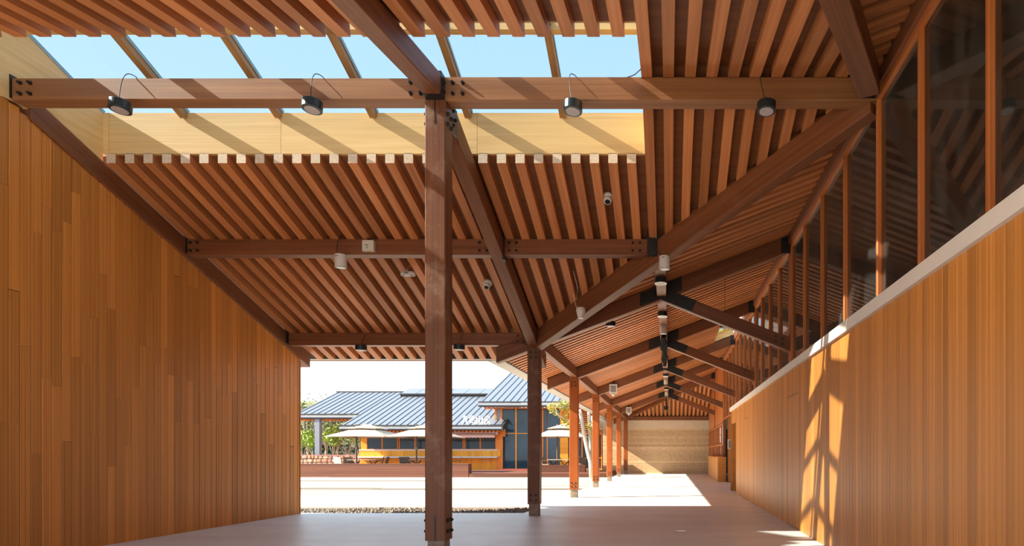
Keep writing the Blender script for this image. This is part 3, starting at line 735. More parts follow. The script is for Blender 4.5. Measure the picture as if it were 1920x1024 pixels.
# dark hall behind the glass
hall = empty('wall_hall', (8, 12, 0), kind='structure')
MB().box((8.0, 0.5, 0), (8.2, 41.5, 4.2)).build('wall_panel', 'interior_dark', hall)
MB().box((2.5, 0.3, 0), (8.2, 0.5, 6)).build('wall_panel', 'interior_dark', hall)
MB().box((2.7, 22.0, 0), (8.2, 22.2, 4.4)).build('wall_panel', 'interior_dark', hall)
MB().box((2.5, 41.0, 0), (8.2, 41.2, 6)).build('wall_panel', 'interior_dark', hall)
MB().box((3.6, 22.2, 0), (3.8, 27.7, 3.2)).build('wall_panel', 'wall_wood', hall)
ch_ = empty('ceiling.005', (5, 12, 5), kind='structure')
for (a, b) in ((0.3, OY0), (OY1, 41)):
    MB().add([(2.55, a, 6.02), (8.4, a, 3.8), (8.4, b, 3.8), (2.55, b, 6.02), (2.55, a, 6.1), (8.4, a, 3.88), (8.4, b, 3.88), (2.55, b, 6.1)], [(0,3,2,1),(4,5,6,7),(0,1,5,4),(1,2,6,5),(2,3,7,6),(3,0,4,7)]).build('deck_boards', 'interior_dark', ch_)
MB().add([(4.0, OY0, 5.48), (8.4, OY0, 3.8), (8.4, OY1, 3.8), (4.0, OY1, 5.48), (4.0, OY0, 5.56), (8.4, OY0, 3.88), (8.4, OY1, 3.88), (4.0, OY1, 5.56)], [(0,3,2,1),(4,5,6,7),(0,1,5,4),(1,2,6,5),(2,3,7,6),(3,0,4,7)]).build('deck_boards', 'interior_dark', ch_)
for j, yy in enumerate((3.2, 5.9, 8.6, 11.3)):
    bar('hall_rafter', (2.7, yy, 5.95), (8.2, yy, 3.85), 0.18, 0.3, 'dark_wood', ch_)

# ---------------------------------------------------------------- lamps and devices under the roof
def P(px, py, y): return Vector(((px-VX)*y/F, y, H+(VY-py)*y/F))
LENS = MB().lathe([(0.082, -0.002), (0.082, 0.004)], 24).mesh('lens', 'lamp_lens')
hb = MB(); hb.lathe([(0.11, 0.0), (0.112, 0.006), (0.112, 0.10), (0.106, 0.106), (0.02, 0.108)], 32)
HOUS = hb.mesh('housing', 'lamp_black')
RING = MB().lathe([(0.115, -0.006), (0.118, 0.0), (0.118, 0.006), (0.115, 0.008)], 24).mesh('trim_ring', 'lamp_ring')
def drum(pos, label, cable, tilt=(0, 0), sc=1.0, ring=False, group='round black downlights'):
    r = empty('drum_downlight', pos, 0, label, 'lamp', group, 'thing')
    rot = Matrix.Translation(pos) @ Matrix.Rotation(math.radians(tilt[1]), 4, 'Y') @ Matrix.Rotation(math.radians(tilt[0]), 4, 'X') @ Matrix.Scale(sc, 4)
    put('housing', HOUS, None, r, rot); 
    put('lens', LENS, None, r, rot @ Matrix.Translation((0, 0, -0.004)))
    if ring: put('trim_ring', RING, None, r, rot)
    if cable: MB().tube(cable, 0.005, 6).build('cable', 'cable_black', r)
    return r
def hang(pos, top, bulge=(0, 0, 0)):
    a = Vector(pos)+Vector((0, 0, 0.10)); b = Vector(top); out = []
    for i in range(9):
        t = i/8; out.append(a.lerp(b, t)+Vector(bulge)*math.sin(math.pi*t))
    return out
for px, py, tl, lab in ((225, 207, (-3, 2), 'round black downlight under the ridge beam nearest the left wall, tilted'),
                        (585, 206, (-3, 2), 'round black downlight under the ridge beam left of tall column'),
                        (1074, 209, (-3, 2), 'round black downlight under the ridge beam right of tall column'),
                        (1437, 209, (-3, 2), 'round black downlight under the ridge beam near the clerestory')):
    p = P(px, py, 7.27)
    ctrl = [p+Vector((0, 0, 0.105)), p+Vector((-0.025, 0.02, 0.20)), Vector((p.x-0.055, 7.36, 5.78)), Vector((p.x-0.05, 7.42, 5.895)), Vector((p.x+0.0, 7.46, 5.90)), Vector((p.x+0.03, 7.50, 5.87))]
    cpts = []
    for q in range(len(ctrl)-1):
        c0, c1, c2_, c3_ = ctrl[max(q-1, 0)], ctrl[q], ctrl[q+1], ctrl[min(q+2, len(ctrl)-1)]
        for u in (0, .25, .5, .75): cpts.append(0.5*((2*c1)+(c2_-c0)*u+(2*c0-5*c1+4*c2_-c3_)*u*u+(3*c1-c0-3*c2_+c3_)*u**3))
    cpts.append(ctrl[-1])
    drum(p, lab, cpts, tl)
for px, py, lab in ((677, 657, 'round black downlight below the eave beam, left of the tall column'), (861, 656, 'round black downlight below the eave beam, partly behind tall column')):
    p = P(px, py, 12.62); drum(p, lab, hang(p, (p.x+0.01, 12.79, 3.80), (0, -0.02, 0)))
p = P(1145, 612, 13.8); drum(p, 'round black downlight on a rod left of the mid purlin', hang(p, (p.x, p.y, zb_a(p.x)+0.1)))
p = P(1359, 615, 13.8); drum(p, 'round black downlight on a long rod in front of clerestory side', hang(p, (p.x, p.y, zb_a(p.x)+0.1)))
zpb = zb_a(XM)-0.265
for yy, lab in ((11.45, 'round black downlight under the mid purlin before the first frame'), (14.2, 'round black downlight under the mid purlin behind the first frame'),
                (25.2, 'round black downlight under the mid purlin behind the third frame'), (30.4, 'round black downlight under the mid purlin behind the fourth frame')):
    drum(Vector((XM, yy, zpb-0.105)), lab, None, (0, 0), 1.0, True)
WCB = MB().lathe([(0.080, 0.012), (0.088, 0.0), (0.09, 0.01), (0.09, 0.205), (0.08, 0.212)], 28); WCYL = WCB.mesh('housing', 'white_plastic')
WLENS = MB().lathe([(0.07, -0.002), (0.07, 0.004)], 20).mesh('lens', 'dark_lens')
def wcyl(pos, label, cable):
    r = empty('cylinder_downlight', pos, 0, label, 'lamp', 'white cylinder lights', 'thing')
    put('housing', WCYL, None, r, Matrix.Translation(pos)); put('lens', WLENS, None, r, Matrix.Translation(pos))
    MB().box((-0.045, -0.0925, 0.16), (0.0, -0.088, 0.175)).build('mark', 'grey_print', r, Matrix.Translation(pos))
    if cable: MB().tube(cable, 0.006, 6).build('cable', 'cable_black', r)
p = P(639, 502, 9.95); wcyl(p, 'white cylinder light hanging at the middle purlin near the white box', [p+Vector((-0.06, 0, 0.2)), p+Vector((-0.07, 0.02, 0.42)), Vector((p.x-0.07, 10.1, zm+0.05))])
p = P(1246, 505, 10.0); wcyl(p, 'white cylinder light hanging where valley beam meets mid purlin', [p+Vector((-0.03, 0, 0.2)), p+Vector((-0.12, 0.02, 0.3)), Vector((p.x-0.25, 10.05, 4.86))])
for yy, lab in ((15.7, 'white cylinder light under the mid purlin behind the first frame'), (27.2, 'white cylinder light under mid purlin behind the third frame'), (32.6, 'white cylinder light under mid purlin behind the fourth frame')):
    wcyl(Vector((XM, yy, zpb-0.212)), lab, None)
# black bundle of cables below the mid purlin
cbn = empty('cable_bundle', (XM, 18.5, zpb), 0, 'bundle of black cables hanging below the mid purlin of second bay', 'cables', None, 'thing')
for j in range(4):
    pts = [(XM-0.03+0.02*j+0.05*math.sin(0.9*t+j*1.7), 16.2+0.35*t, zpb-0.05-0.05*abs(math.sin(t*0.8+j))-0.02*j) for t in range(16)]
    MB().tube([(a, b, c-0.05) for a, b, c in pts], 0.042, 6).build('cable', 'cable_matte', cbn)
# white box, twin-spot unit, cameras
pb = P(693, 463, YM-0.10)
rb = empty('wall_unit', pb, 0, 'square white plastic unit with green mark on the middle purlin', 'device', None, 'thing')
ub = MB(); ub.box((-0.088, -0.07, -0.088), (0.10, 0.0, 0.088)); o = ub.build('housing', 'white_plastic', rb, Matrix.Translation(pb))
MB().box((-0.04, -0.073, 0.0), (0.012, -0.07, 0.018)).build('wordmark', 'grey_print', rb, Matrix.Translation(pb))
MB().box((-0.022, -0.073, -0.045), (0.004, -0.07, -0.022)).build('green_mark', 'green_print', rb, Matrix.Translation(pb))
MB().box((-0.01, -0.073, -0.0885), (0.05, -0.03, -0.082)).build('yellow_mark', 'yellow_print', rb, Matrix.Translation(pb))
MB().box((-0.01, -0.06, 0.088), (0.02, -0.02, 0.13)).build('plug', 'cable_black', rb, Matrix.Translation(pb))
pt = P(765, 517, 10.85)
rt = empty('twin_spot_light', pt, 0, 'flat oval white emergency light with two spots under the battens', 'light', None, 'thing')
ov = []
for k in range(24):
    t = 2*math.pi*k/24; ov.append((0.07*(1 if math.cos(t) > 0 else -1)+0.055*math.cos(t), 0.055*math.sin(t)))
m2 = MB(); m2.add([(a, b, 0) for a, b in ov]+[(a*1.04, b*1.1, 0.03) for a, b in ov]+[(a, b, 0.065) for a, b in ov], [tuple(range(24))[::-1], tuple(range(48, 72))]+[(i, (i+1) % 24, 24+(i+1) % 24, 24+i) for i in range(24)]+[(24+i, 24+(i+1) % 24, 48+(i+1) % 24, 48+i) for i in range(24)])
m2.build('housing', 'white_plastic', rt, Matrix.Translation(pt), True)
for s_ in (-1, 1): MB().lathe([(0.018, -0.004), (0.018, 0.003)], 12).build('spot', 'dark_lens', rt, Matrix.Translation(pt+Vector((s_*0.07, -0.02, 0))))
MB().box((-0.04, -0.064, 0.02), (0.03, -0.055, 0.05)).build('label_strip', 'grey_print', rt, Matrix.Translation(pt))
MB().tube([pt+Vector((-0.01, 0, 0.06)), pt+Vector((-0.01, 0, 0.12)), pt+Vector((0.03, 0.02, 0.18))], 0.004, 6).build('cable', 'cable_white', rt)
def dome(pos, label, wire, lens=True):
    r = empty('security_camera', pos, 0, label, 'camera', 'white dome cameras', 'thing')
    tl = Matrix.Translation(pos) @ Matrix.Rotation(math.radians(-21), 4, 'X')
    MB().lathe([(0.05, -0.02), (0.078, -0.01), (0.084, 0.01), (0.078, 0.045), (0.06, 0.055)], 24).build('mount', 'white_plastic', r, tl, True)
    tb = Matrix.Translation(pos) @ Matrix.Rotation(math.radians(40), 4, 'X') 
    MB().lathe([(0.040, -0.115), (0.055, -0.105), (0.062, -0.07), (0.062, -0.03), (0.05, 0.0)], 24).build('eyeball', 'white_plastic', r, Matrix.Translation(pos) @ Matrix.Rotation(math.radians(-38), 4, 'X'), True)
    if lens: MB().lathe([(0.036, -0.120), (0.042, -0.113)], 20).build('lens', 'dark_lens', r, Matrix.Translation(pos) @ Matrix.Rotation(math.radians(-38), 4, 'X'))
    MB().tube(wire, 0.004, 6).build('wire', 'cable_white', r)
p = P(1140, 371, 9.33); dome(p, 'white dome camera high on the battens right of tall column', [p+Vector((-0.03, 0, 0.05)), p+Vector((-0.01, 0.02, 0.14)), p+Vector((0, 0.02, 0.18))])
p = P(914, 532, 11.25); dome(p, 'white dome camera on the battens below the middle purlin', [p+Vector((-0.02, 0, 0.05)), p+Vector((-0.05, 0.02, 0.12)), p+Vector((0.0, 0.02, 0.16))])
p = P(1089, 583, 11.2)
rc = empty('sensor_cone', p, 0, 'white tapered sensor hanging by a wire from the valley beam', 'sensor', None, 'thing')
MB().lathe([(0.05, -0.14), (0.055, -0.13), (0.085, 0.0), (0.08, 0.05), (0.06, 0.06)], 24).build('housing', 'white_plastic', rc, Matrix.Translation(p))
pw_ = [p+Vector((-0.06, -0.02, 0.0)), p+Vector((-0.11, -0.25, 0.25)), P(1081, 562, 11.1), P(1083, 540, 10.95), P(1075, 508, 10.9)]
MB().tube(pw_, 0.0045, 6).build('wire', 'cable_white', rc)
for px, py, yy, lab in ((1150, 730, YK[2]-0.16, 'white framed floodlight on the third corridor rafter'), (1179, 770, YK[4]-0.16, 'white framed floodlight on the fifth corridor rafter')):
    p = P(px, py, yy); r = empty('floodlight', p, 0, lab, 'light', 'white floodlights', 'thing')
    MB().box((-0.15, -0.03, -0.17), (0.15, 0.03, 0.19)).build('frame', 'white_plastic', r, Matrix.Translation(p))
    MB().box((-0.105, -0.036, -0.11), (0.105, -0.028, 0.13)).build('lens', 'grey_print', r, Matrix.Translation(p))
    MB().lathe([(0.05, -0.26), (0.07, -0.2), (0.05, -0.16)], 12).build('sensor', 'white_plastic', r, Matrix.Translation(p))
    MB().box((-0.02, 0.0, 0.19), (0.02, 0.05, 0.30)).build('bracket', 'steel_black', r, Matrix.Translation(p))
p = P(1249, 765, 35.5); r = empty('security_camera', p, 0, 'small black camera hanging at the far end of mid purlin', 'camera', None, 'thing')
MB().box((-0.12, -0.15, -0.12), (0.12, 0.15, 0.10)).build('housing', 'steel_black', r, Matrix.Translation(p)); MB().tube([p, p+Vector((0, 0, 0.6))], 0.04, 6).build('stem', 'steel_black', r)
o = MB().tube([P(1170, 147, 7.5), P(1180, 144, 7.5), P(1190, 140, 7.45), P(1198, 133, 7.4), P(1203, 128, 7.35)], 0.006, 6).build('loose_cable', 'cable_black')
tag(o, 'loose black cable curling off the ridge beam into the skylight corner', 'cable', None, 'thing')

# ================================================================ courtyard, deck and the lodge across it
DZ = 0.20
dk = empty('deck_platform', (-15, 38, 0), 0, 'low timber deck platform in front of the lodge', 'deck', None, 'thing')
MB().box((-36, 34.42, -0.1), (-3.6, 43.2, DZ-0.03)).build('deck_base', 'dark_wood', dk)
for j in range(14):
    ya = 34.40+j*0.6
    MB().box((-36, -0.295, -0.03), (-3.6, 0.295, 0)).build('deck_plank', 'deck_board', dk, Matrix.Translation((0, ya+0.3, DZ)))
MB().box((-11.2, 34.36, -0.05), (-3.6, 34.40, DZ-0.035)).build('riser_board', 'deck_board', dk)
def parapet(label, xa, xb, yf, dep, top, rows):
    r = empty('timber_parapet', ((xa+xb)/2, yf, 0), 0, label, 'low wall', None, 'thing')
    MB().box((xa+0.02, yf+0.02, -0.05), (xb-0.02, yf+dep-0.02, top-0.03)).build('core', 'dark_wood', r)
    hh = (top-0.04)/rows
    for j in range(rows):
        MB().box((0, -0.011, 0.012), (xb-xa, 0.011, hh-0.012)).build('slat', 'deck_board', r, Matrix.Translation((xa, yf+0.01, j*hh)))
        MB().box((0, -0.011, 0.006), (dep, 0.011, hh-0.006)).build('slat', 'deck_board', r, Matrix.Translation((xb-0.01, yf, j*hh)) @ Matrix.Rotation(math.pi/2, 4, 'Z'))
    MB().box((xa-0.01, yf-0.015, 0), (xb+0.01, yf+dep, 0.035)).build('cap_board', 'deck_board', r, Matrix.Translation((0, 0, top-0.035)))
parapet('long brown slatted parapet at the front of the deck, under the kiosk', -36, -11.28, 34.36, 0.6, 0.74, 7)
parapet('short brown slatted parapet behind the corner column, before the third parasol', -7.85, -5.05, 36.6, 0.5, 0.62, 5)
o = MB().box((-11.6, 41.95, DZ), (-8.2, 42.5, DZ+0.03)).build('door_mat', 'mat_pink'); tag(o, 'long pink mat at the foot of the glass front', 'mat', None, 'thing')

def roof_plane(r, pts, seams, name='roof_sheet', th=0.06):
    MB().poly(pts, th).build(name, 'roof_metal', r)
ZR = lambda y: 3.17+SL*(y-41.4)
def seam_bars(r, x0, x1, step, ya, yb, zf):
    x = x0+step*0.5
    while x < x1:
        m2, L = frame_of((x, ya, zf(ya)+0.06), (x, yb, zf(yb)+0.06))
        put('seam', bar_mesh(L, 0.02, 0.04, 0, 'seam_metal'), None, r, m2 @ Matrix.Translation((0, 0, 0.035))); x += step
def eave(r, xa, xb, y, z):
    MB().box((xa, y-0.10, z-0.02), (xb, y+0.02, z+0.075)).build('eave_edge', 'roof_trim', r)
    MB().box((xa, y-0.20, z-0.20), (xb, y-0.02, z-0.05)).build('gutter', 'gutter_grey', r)
    MB().box((xa, y-0.15, z-0.30), (xb, y+0.10, z-0.20)).build('fascia', 'roof_trim', r)
def tails(r, xa, xb, y, z, step=0.26):
    x = xa
    while x < xb:
        MB().box((x-0.06, y, z-0.11), (x+0.06, y+0.8, z)).build('rafter_tail', 'orange_frame', r); x += step
# --- kiosk
kx0, kx1, ky = -21.34, -11.56, 42.4
kk = empty('kiosk', (-16.5, 43, DZ), 0, 'orange timber kiosk with eight serving windows, counter and grey seamed roof', 'kiosk', None, 'thing')
kr = empty('roof'); kr.parent = kk; kr.location = (0, 0, 3.0)
roof_plane(kr, [(-22.16, 41.4, ZR(41.4)), (-12.1, 41.4, ZR(41.4)), (-12.1, 49.35, ZR(49.35)), (-22.16, 49.35, ZR(49.35))], 0)
roof_plane(kr, [(-12.1, 41.4, ZR(41.4)), (-11.3, 41.4, ZR(41.4)), (-11.3, 42.5, ZR(42.5)), (-12.1, 42.5, ZR(42.5))], 0)
seam_bars(kr, -22.2, -12.1, 0.47, 41.4, 49.35, ZR); seam_bars(kr, -12.1, -11.2, 0.47, 41.4, 42.5, ZR)
eave(kr, -22.2, -11.3, 41.4, ZR(41.4)); tails(kr, -21.8, -11.5, 41.5, ZR(41.4)-0.29)
MB().add([(-11.3, 41.2, 2.86), (-11.3, 42.6, 3.35), (-11.3, 42.6, 3.70), (-11.3, 41.2, 3.2), (-11.2, 41.2, 2.86), (-11.2, 42.6, 3.35), (-11.2, 42.6, 3.70), (-11.2, 41.2, 3.2)], [(0,1,2,3),(7,6,5,4),(0,4,5,1),(1,5,6,2),(2,6,7,3),(3,7,4,0)]).build('barge_board', 'roof_trim', kr)
MB().box((-22.16, 41.45, 2.75), (-22.10, 49, 2.95)).build('barge_board', 'roof_trim', kr)
lr = empty('lodge_roof', (-24, 46, 4.1), 0, 'grey standing seam roof at left behind the kiosk roof, on a grey post', 'roof', None, 'thing')
roof_plane(lr, [(-26.76, 43.8, ZR(43.8)), (-22.16, 43.8, ZR(43.8)), (-22.16, 49.35, ZR(49.35)), (-26.76, 49.35, ZR(49.35))], 0)
seam_bars(lr, -26.8, -22.1, 0.47, 43.8, 49.35, ZR); eave(lr, -26.8, -22.18, 43.8, ZR(43.8)); tails(lr, -26.6, -22.3, 43.9, ZR(43.8)-0.29)
MB().box((-26.8, 49.3, ZR(49.35)+0.04), (-12.1, 49.5, ZR(49.35)+0.14)).build('ridge_cap', 'roof_trim', lr)
MB().box((-20.5, 49.4, 0), (-12, 49.6, ZR(49.35))).build('rear_wall', 'dark_wood', lr)
ln = empty('roof_lantern', (-17.5, 48.3, 5.8), 0, 'raised roof lantern with a row of pale panes on the ridge', 'roof light', None, 'thing')
MB().box((-21.1, 48.2, 5.6), (-12.4, 49.9, 5.98)).build('upstand', 'roof_trim', ln)
for j in range(7):
    xa = -21.1+j*1.245
    MB().poly([(xa+0.02, 48.1, 6.0), (xa+1.225, 48.1, 6.0), (xa+1.225, 49.7, 6.55), (xa+0.02, 49.7, 6.55)], 0.04).build('pane', 'roof_metal', ln)
    MB().box((xa-0.02, 48.12, 5.75), (xa+0.02, 48.2, 5.98)).build('rib', 'roof_trim', ln)
MB().box((-21.15, 48.05, 5.93), (-12.4, 48.15, 6.02)).build('sill', 'roof_trim', ln)

MB().box((kx0+0.05, ky+0.1, DZ), (kx1-0.05, 46.5, 3.1)).build('body', 'orange_frame', kk)
def pxx(px, y): return (px-VX)*y/F
def pzz(py, y): return H+(VY-py)*y/F
zt_, zb_ = pzz(819.5, ky), pzz(842, ky)
for j in range(4):
    for s_ in range(2):
        xa = pxx(688.6+61.3*j+29.4*s_, ky); xb = xa+1.0
        fr = MB(); fr.box((xa-0.05, ky-0.02, zb_-0.08), (xb+0.05, ky+0.06, zb_)); fr.box((xa-0.05, ky-0.02, zt_), (xb+0.05, ky+0.06, zt_+0.1)); fr.box((xa-0.05, ky-0.02, zb_), (xa, ky+0.06, zt_)); fr.box((xb, ky-0.02, zb_), (xb+0.05, ky+0.06, zt_))
        wobj = fr.build('window', 'orange_frame', kk)
        MB().box((xa, ky+0.02, zb_), (xb, ky+0.05, zt_)).build('pane', 'pane_dark', wobj)
MB().box((kx0, ky, zt_+0.02), (kx1+0.2, ky+0.1, 3.0)).build('lintel', 'orange_frame', kk)
MB().box((kx0, ky-0.01, zb_-0.1), (kx0+0.42, ky+0.1, zt_+0.1)).build('corner_board', 'orange_board', kk)
MB().box((pxx(930, ky), ky-0.01, DZ), (kx1+0.02, ky+0.1, 3.0)).build('corner_board', 'orange_frame', kk)
MB().box((kx0-0.1, ky-0.10, pzz(845, ky)), (kx1-0.25, ky+0.1, pzz(843, ky))).build('sill', 'counter_grey', kk)
x = kx0-0.08; j = 0
while x < pxx(937, ky):
    put('board', bar_mesh(pzz(845, ky)-pzz(856, ky), 0.245, 0.02, 0, 'orange_board'), None, kk, frame_of((x+0.125, ky-0.08, pzz(856, ky)), (x+0.125, ky-0.08, pzz(845, ky)), (0, -1, 0))[0])
    put('board', bar_mesh(pzz(859, ky)-DZ, 0.245, 0.02, 0, 'orange_board'), None, kk, frame_of((x+0.125, ky-0.0, DZ), (x+0.125, ky-0.0, pzz(859, ky)), (0, -1, 0))[0])
    x += 0.25
MB().box((kx0-0.12, ky-0.55, pzz(858.6, ky)), (pxx(936, ky), ky+0.05, pzz(856, ky))).build('counter_shelf', 'counter_grey', kk)
o = MB().box((pxx(907, 42.3), 42.28, pzz(865, 42.3)), (pxx(918, 42.3), 42.36, pzz(864, 42.3))).build('pull_bar', 'counter_grey', kk)
# awning with scalloped edge
aw = empty('awning', (-15.7, 42, 2.9), 0, 'pink scalloped awning above the kiosk windows', 'awning', None, 'thing')
xa, xb = pxx(722, 42.1), pxx(931, 42.1)
MB().box((xa, 41.95, pzz(811.5, 42)), (xb, 42.15, pzz(809.6, 42))).build('cassette', 'sign_white', aw)
zt2, zb2 = pzz(811.5, 42), pzz(816.6, 41.7)
MB().add([(xa, 42.0, zt2), (xb, 42.0, zt2), (xb, 41.68, zb2), (xa, 41.68, zb2), (xa, 42.0, zt2+.012), (xb, 42.0, zt2+.012), (xb, 41.68, zb2+.012), (xa, 41.68, zb2+.012)], [(0,3,2,1),(4,5,6,7),(0,1,5,4),(1,2,6,5),(2,3,7,6),(3,0,4,7)]).build('canopy', 'awning_cloth', aw)
sc = MB(); n = 33; st = (xb-xa)/n
for j in range(n):
    x = xa+j*st; pts = [(x, 41.68, zb2+.01), (x+st, 41.68, zb2+.01)]+[(x+st*(0.5+0.5*math.cos(t)), 41.68, zb2-0.10-0.065*math.sin(t)) for t in [math.pi*q/6 for q in range(7)]]
    m = len(pts); sc.add(pts+[(a, b+0.008, c) for a, b, c in pts], [tuple(range(m)), tuple(range(m, 2*m))[::-1]])
sc.build('valance', 'awning_cloth', aw)
MB().box((xb, 41.9, pzz(815, 42)), (xb+0.12, 42.1, pzz(808.8, 42))).build('bracket', 'counter_grey', aw)
MB().box((pxx(921, 41.67), 41.665, pzz(815.5, 41.67)), (pxx(925, 41.67), 41.672, pzz(813, 41.67))).build('badge', 'grey_print', aw)
# roof sign: four characters, drawn as outlined strokes
sg = empty('roof_sign', (-14, 41.45, 3.2), 0, 'white outlined four character sign standing on the kiosk eave', 'sign', None, 'thing')
ys = 41.35
GL = [  # strokes as polylines in 0..1 box, x right, y up
 (866, 876.5, [[(.34,.95),(.32,.5),(.02,.02)], [(.02,.02),(.10,.0)], [(.5,.98),(.44,.5),(.16,.0)], [(.58,.95),(.66,.5),(.98,.02)], [(.76,.9),(.82,.5),(1.0,.1)]]),
 (880, 890.5, [[(.08,.95),(.9,.95),(.9,.62),(.08,.62),(.08,.95)], [(.22,.85),(.76,.85),(.76,.72),(.22,.72)], [(.0,.5),(1,.5)], [(.0,.42),(.3,.42)], [(.3,.42),(.25,.26),(.85,.26),(.8,.06),(.5,.03)], [(1,.5),(1,.1),(.8,-.02),(.1,-.02)], [(.12,.32),(.62,.32)]]),
 (892.5, 905, [[(.42,.98),(.42,.05)], [(.56,.98),(.56,.05)], [(.0,.8),(.0,.03),(1,.03),(1,.8)], [(.13,.8),(.13,.14),(.42,.14)], [(.56,.14),(.87,.14),(.87,.8)], [(.0,.8),(.13,.8)], [(.87,.8),(1,.8)], [(.42,.98),(.56,.98)]]),
 (908, 919, [[(.45,1.0),(.6,.92)], [(.12,.88),(.95,.88),(.95,.66),(.25,.66)], [(.12,.88),(.12,.4),(.0,.02)], [(.25,.66),(.25,.4),(.14,.02)], [(.3,.5),(1,.5)], [(.6,.62),(.6,.5)], [(.3,.42),(.55,.42)], [(.55,.42),(.45,.15),(.3,.0)], [(.6,.34),(.95,.34),(.9,.04),(.7,.02)], [(.55,.25),(.8,.25)]]),
]
for (pa, pb, strokes) in GL:
    xa, xb = pxx(pa, ys), pxx(pb, ys); za, zb3 = pzz(797.5, ys), pzz(779, ys)
    lt = MB()
    for st_ in strokes:
        for (u0, v0), (u1, v1) in zip(st_[:-1], st_[1:]):
            a = Vector((xa+u0*(xb-xa), ys, za+v0*(zb3-za))); b = Vector((xa+u1*(xb-xa), ys, za+v1*(zb3-za)))
            d = (b-a); 
            if d.length < 1e-4: continue
            nn = Vector((-d.z, 0, d.x)).normalized()*0.011; d2 = d.normalized()*0.011
            q = [a-d2-nn, b+d2-nn, b+d2+nn, a-d2+nn]
            lt.add([(p.x, ys-0.03, p.z) for p in q]+[(p.x, ys+0.06, p.z) for p in q], [(0,1,2,3),(7,6,5,4),(0,4,5,1),(1,5,6,2),(2,6,7,3),(3,7,4,0)])
    lt.build('letter', 'sign_white', sg)
MB().box((pxx(865, ys), ys, 3.20), (pxx(920, ys), ys+0.05, 3.24)).build('support_rail', 'roof_trim', sg)

# --- tall glazed hall on the right
ty = 42.7
ZT = lambda y: 4.79+0.385*(y-41.8)
gh = empty('glazed_hall', (-8, 43, DZ), 0, 'tall glass fronted hall with orange mullions right of the kiosk', 'building', None, 'thing')
tr_ = empty('roof'); tr_.parent = gh; tr_.location = (0, 0, 4.5)
roof_plane(tr_, [(-12.92, 41.8, ZT(41.8)), (-2.0, 41.8, ZT(41.8)), (-2.0, 51, ZT(51)), (-12.92, 51, ZT(51))], 0)
seam_bars(tr_, -13.0, -2.0, 0.47, 41.8, 51, ZT); eave(tr_, -13.0, -2.0, 41.8, ZT(41.8)); tails(tr_, -12.6, -2.2, 41.9, ZT(41.8)-0.29)
gz0, gz1 = DZ, 4.5
MB().box((-11.95, ty+0.05, gz0), (-2.2, 48.0, gz1)).build('body', 'dark_wood', gh)
MB().box((pxx(932, ty), ty-0.02, 2.9), (pxx(939.3, ty), ty+0.06, gz1)).build('side_panel', 'post_grey', gh)
for a, b in ((928, 931.7), (939.3, 942.3)):
    MB().box((pxx(a, ty), ty-0.06, gz0 if a > 930 else 2.9), (pxx(b, ty), ty+0.06, gz1)).build('post', 'orange_frame', gh)
ms = [942, 967.8, 993, 1018, 1026.5, 1050.5]
for a in ms[1:-1]+[1091.5, 1128]:
    MB().box((pxx(a-1.1, ty), ty-0.06, gz0), (pxx(a+1.1, ty), ty+0.04, gz1 if a < 1020 else 2.7)).build('mullion', 'orange_frame' if a != 967.8 else 'orange_board', gh)
for a, b in zip(ms[:-1], ms[1:]):
    for (za, zc2) in ((gz0+0.06, pzz(813.6, ty)), (pzz(812.4, ty), gz1)):
        MB().box((pxx(a+1.1, ty), ty, za), (pxx(b-1.1, ty), ty+0.04, zc2)).build('pane', 'pane_blue', gh)
MB().box((pxx(942, ty), ty-0.05, pzz(813.6, ty)), (pxx(1018, ty), ty+0.05, pzz(812.2, ty))).build('transom', 'orange_board', gh)
MB().box((pxx(942, ty), ty-0.05, gz0), (pxx(1130, ty), ty+0.05, gz0+0.07)).build('transom', 'orange_board', gh)
MB().box((pxx(1050.5, ty), ty-0.10, gz0), (pxx(1065.5, ty), ty+0.05, gz1)).build('door_panel', 'orange_board', gh)
for a, b in ((1066, 1090.5), (1092.5, 1127)):
    for za, zc2 in ((gz0+.07, pzz(859.5, ty)), (pzz(858.2, ty), 2.62)):
        MB().box((pxx(a, ty), ty, za), (pxx(b, ty), ty+0.04, zc2)).build('pane', 'pane_dark', gh)
MB().box((pxx(1066, ty), ty-0.05, pzz(859.6, ty)), (pxx(1130, ty), ty+0.05, pzz(858, ty))).build('transom', 'orange_board', gh)
z = 2.78
while z < 4.25:
    MB().box((0, -0.03, 0), (pxx(1130, ty)-pxx(1054, ty), 0.03, 0.065)).build('screen_slat', 'orange_frame', gh, Matrix.Translation((pxx(1054, ty), ty-0.18, z))); z += 0.145
MB().box((pxx(1054, ty), ty-0.22, 2.62), (pxx(1130, ty), ty-0.10, 2.74)).build('screen_rail', 'orange_frame', gh)
for a in (1055, 1080, 1105, 1129): MB().box((pxx(a, ty)-.03, ty-0.15, 2.62), (pxx(a, ty)+.03, ty-0.11, 4.3)).build('screen_upright', 'orange_frame', gh)
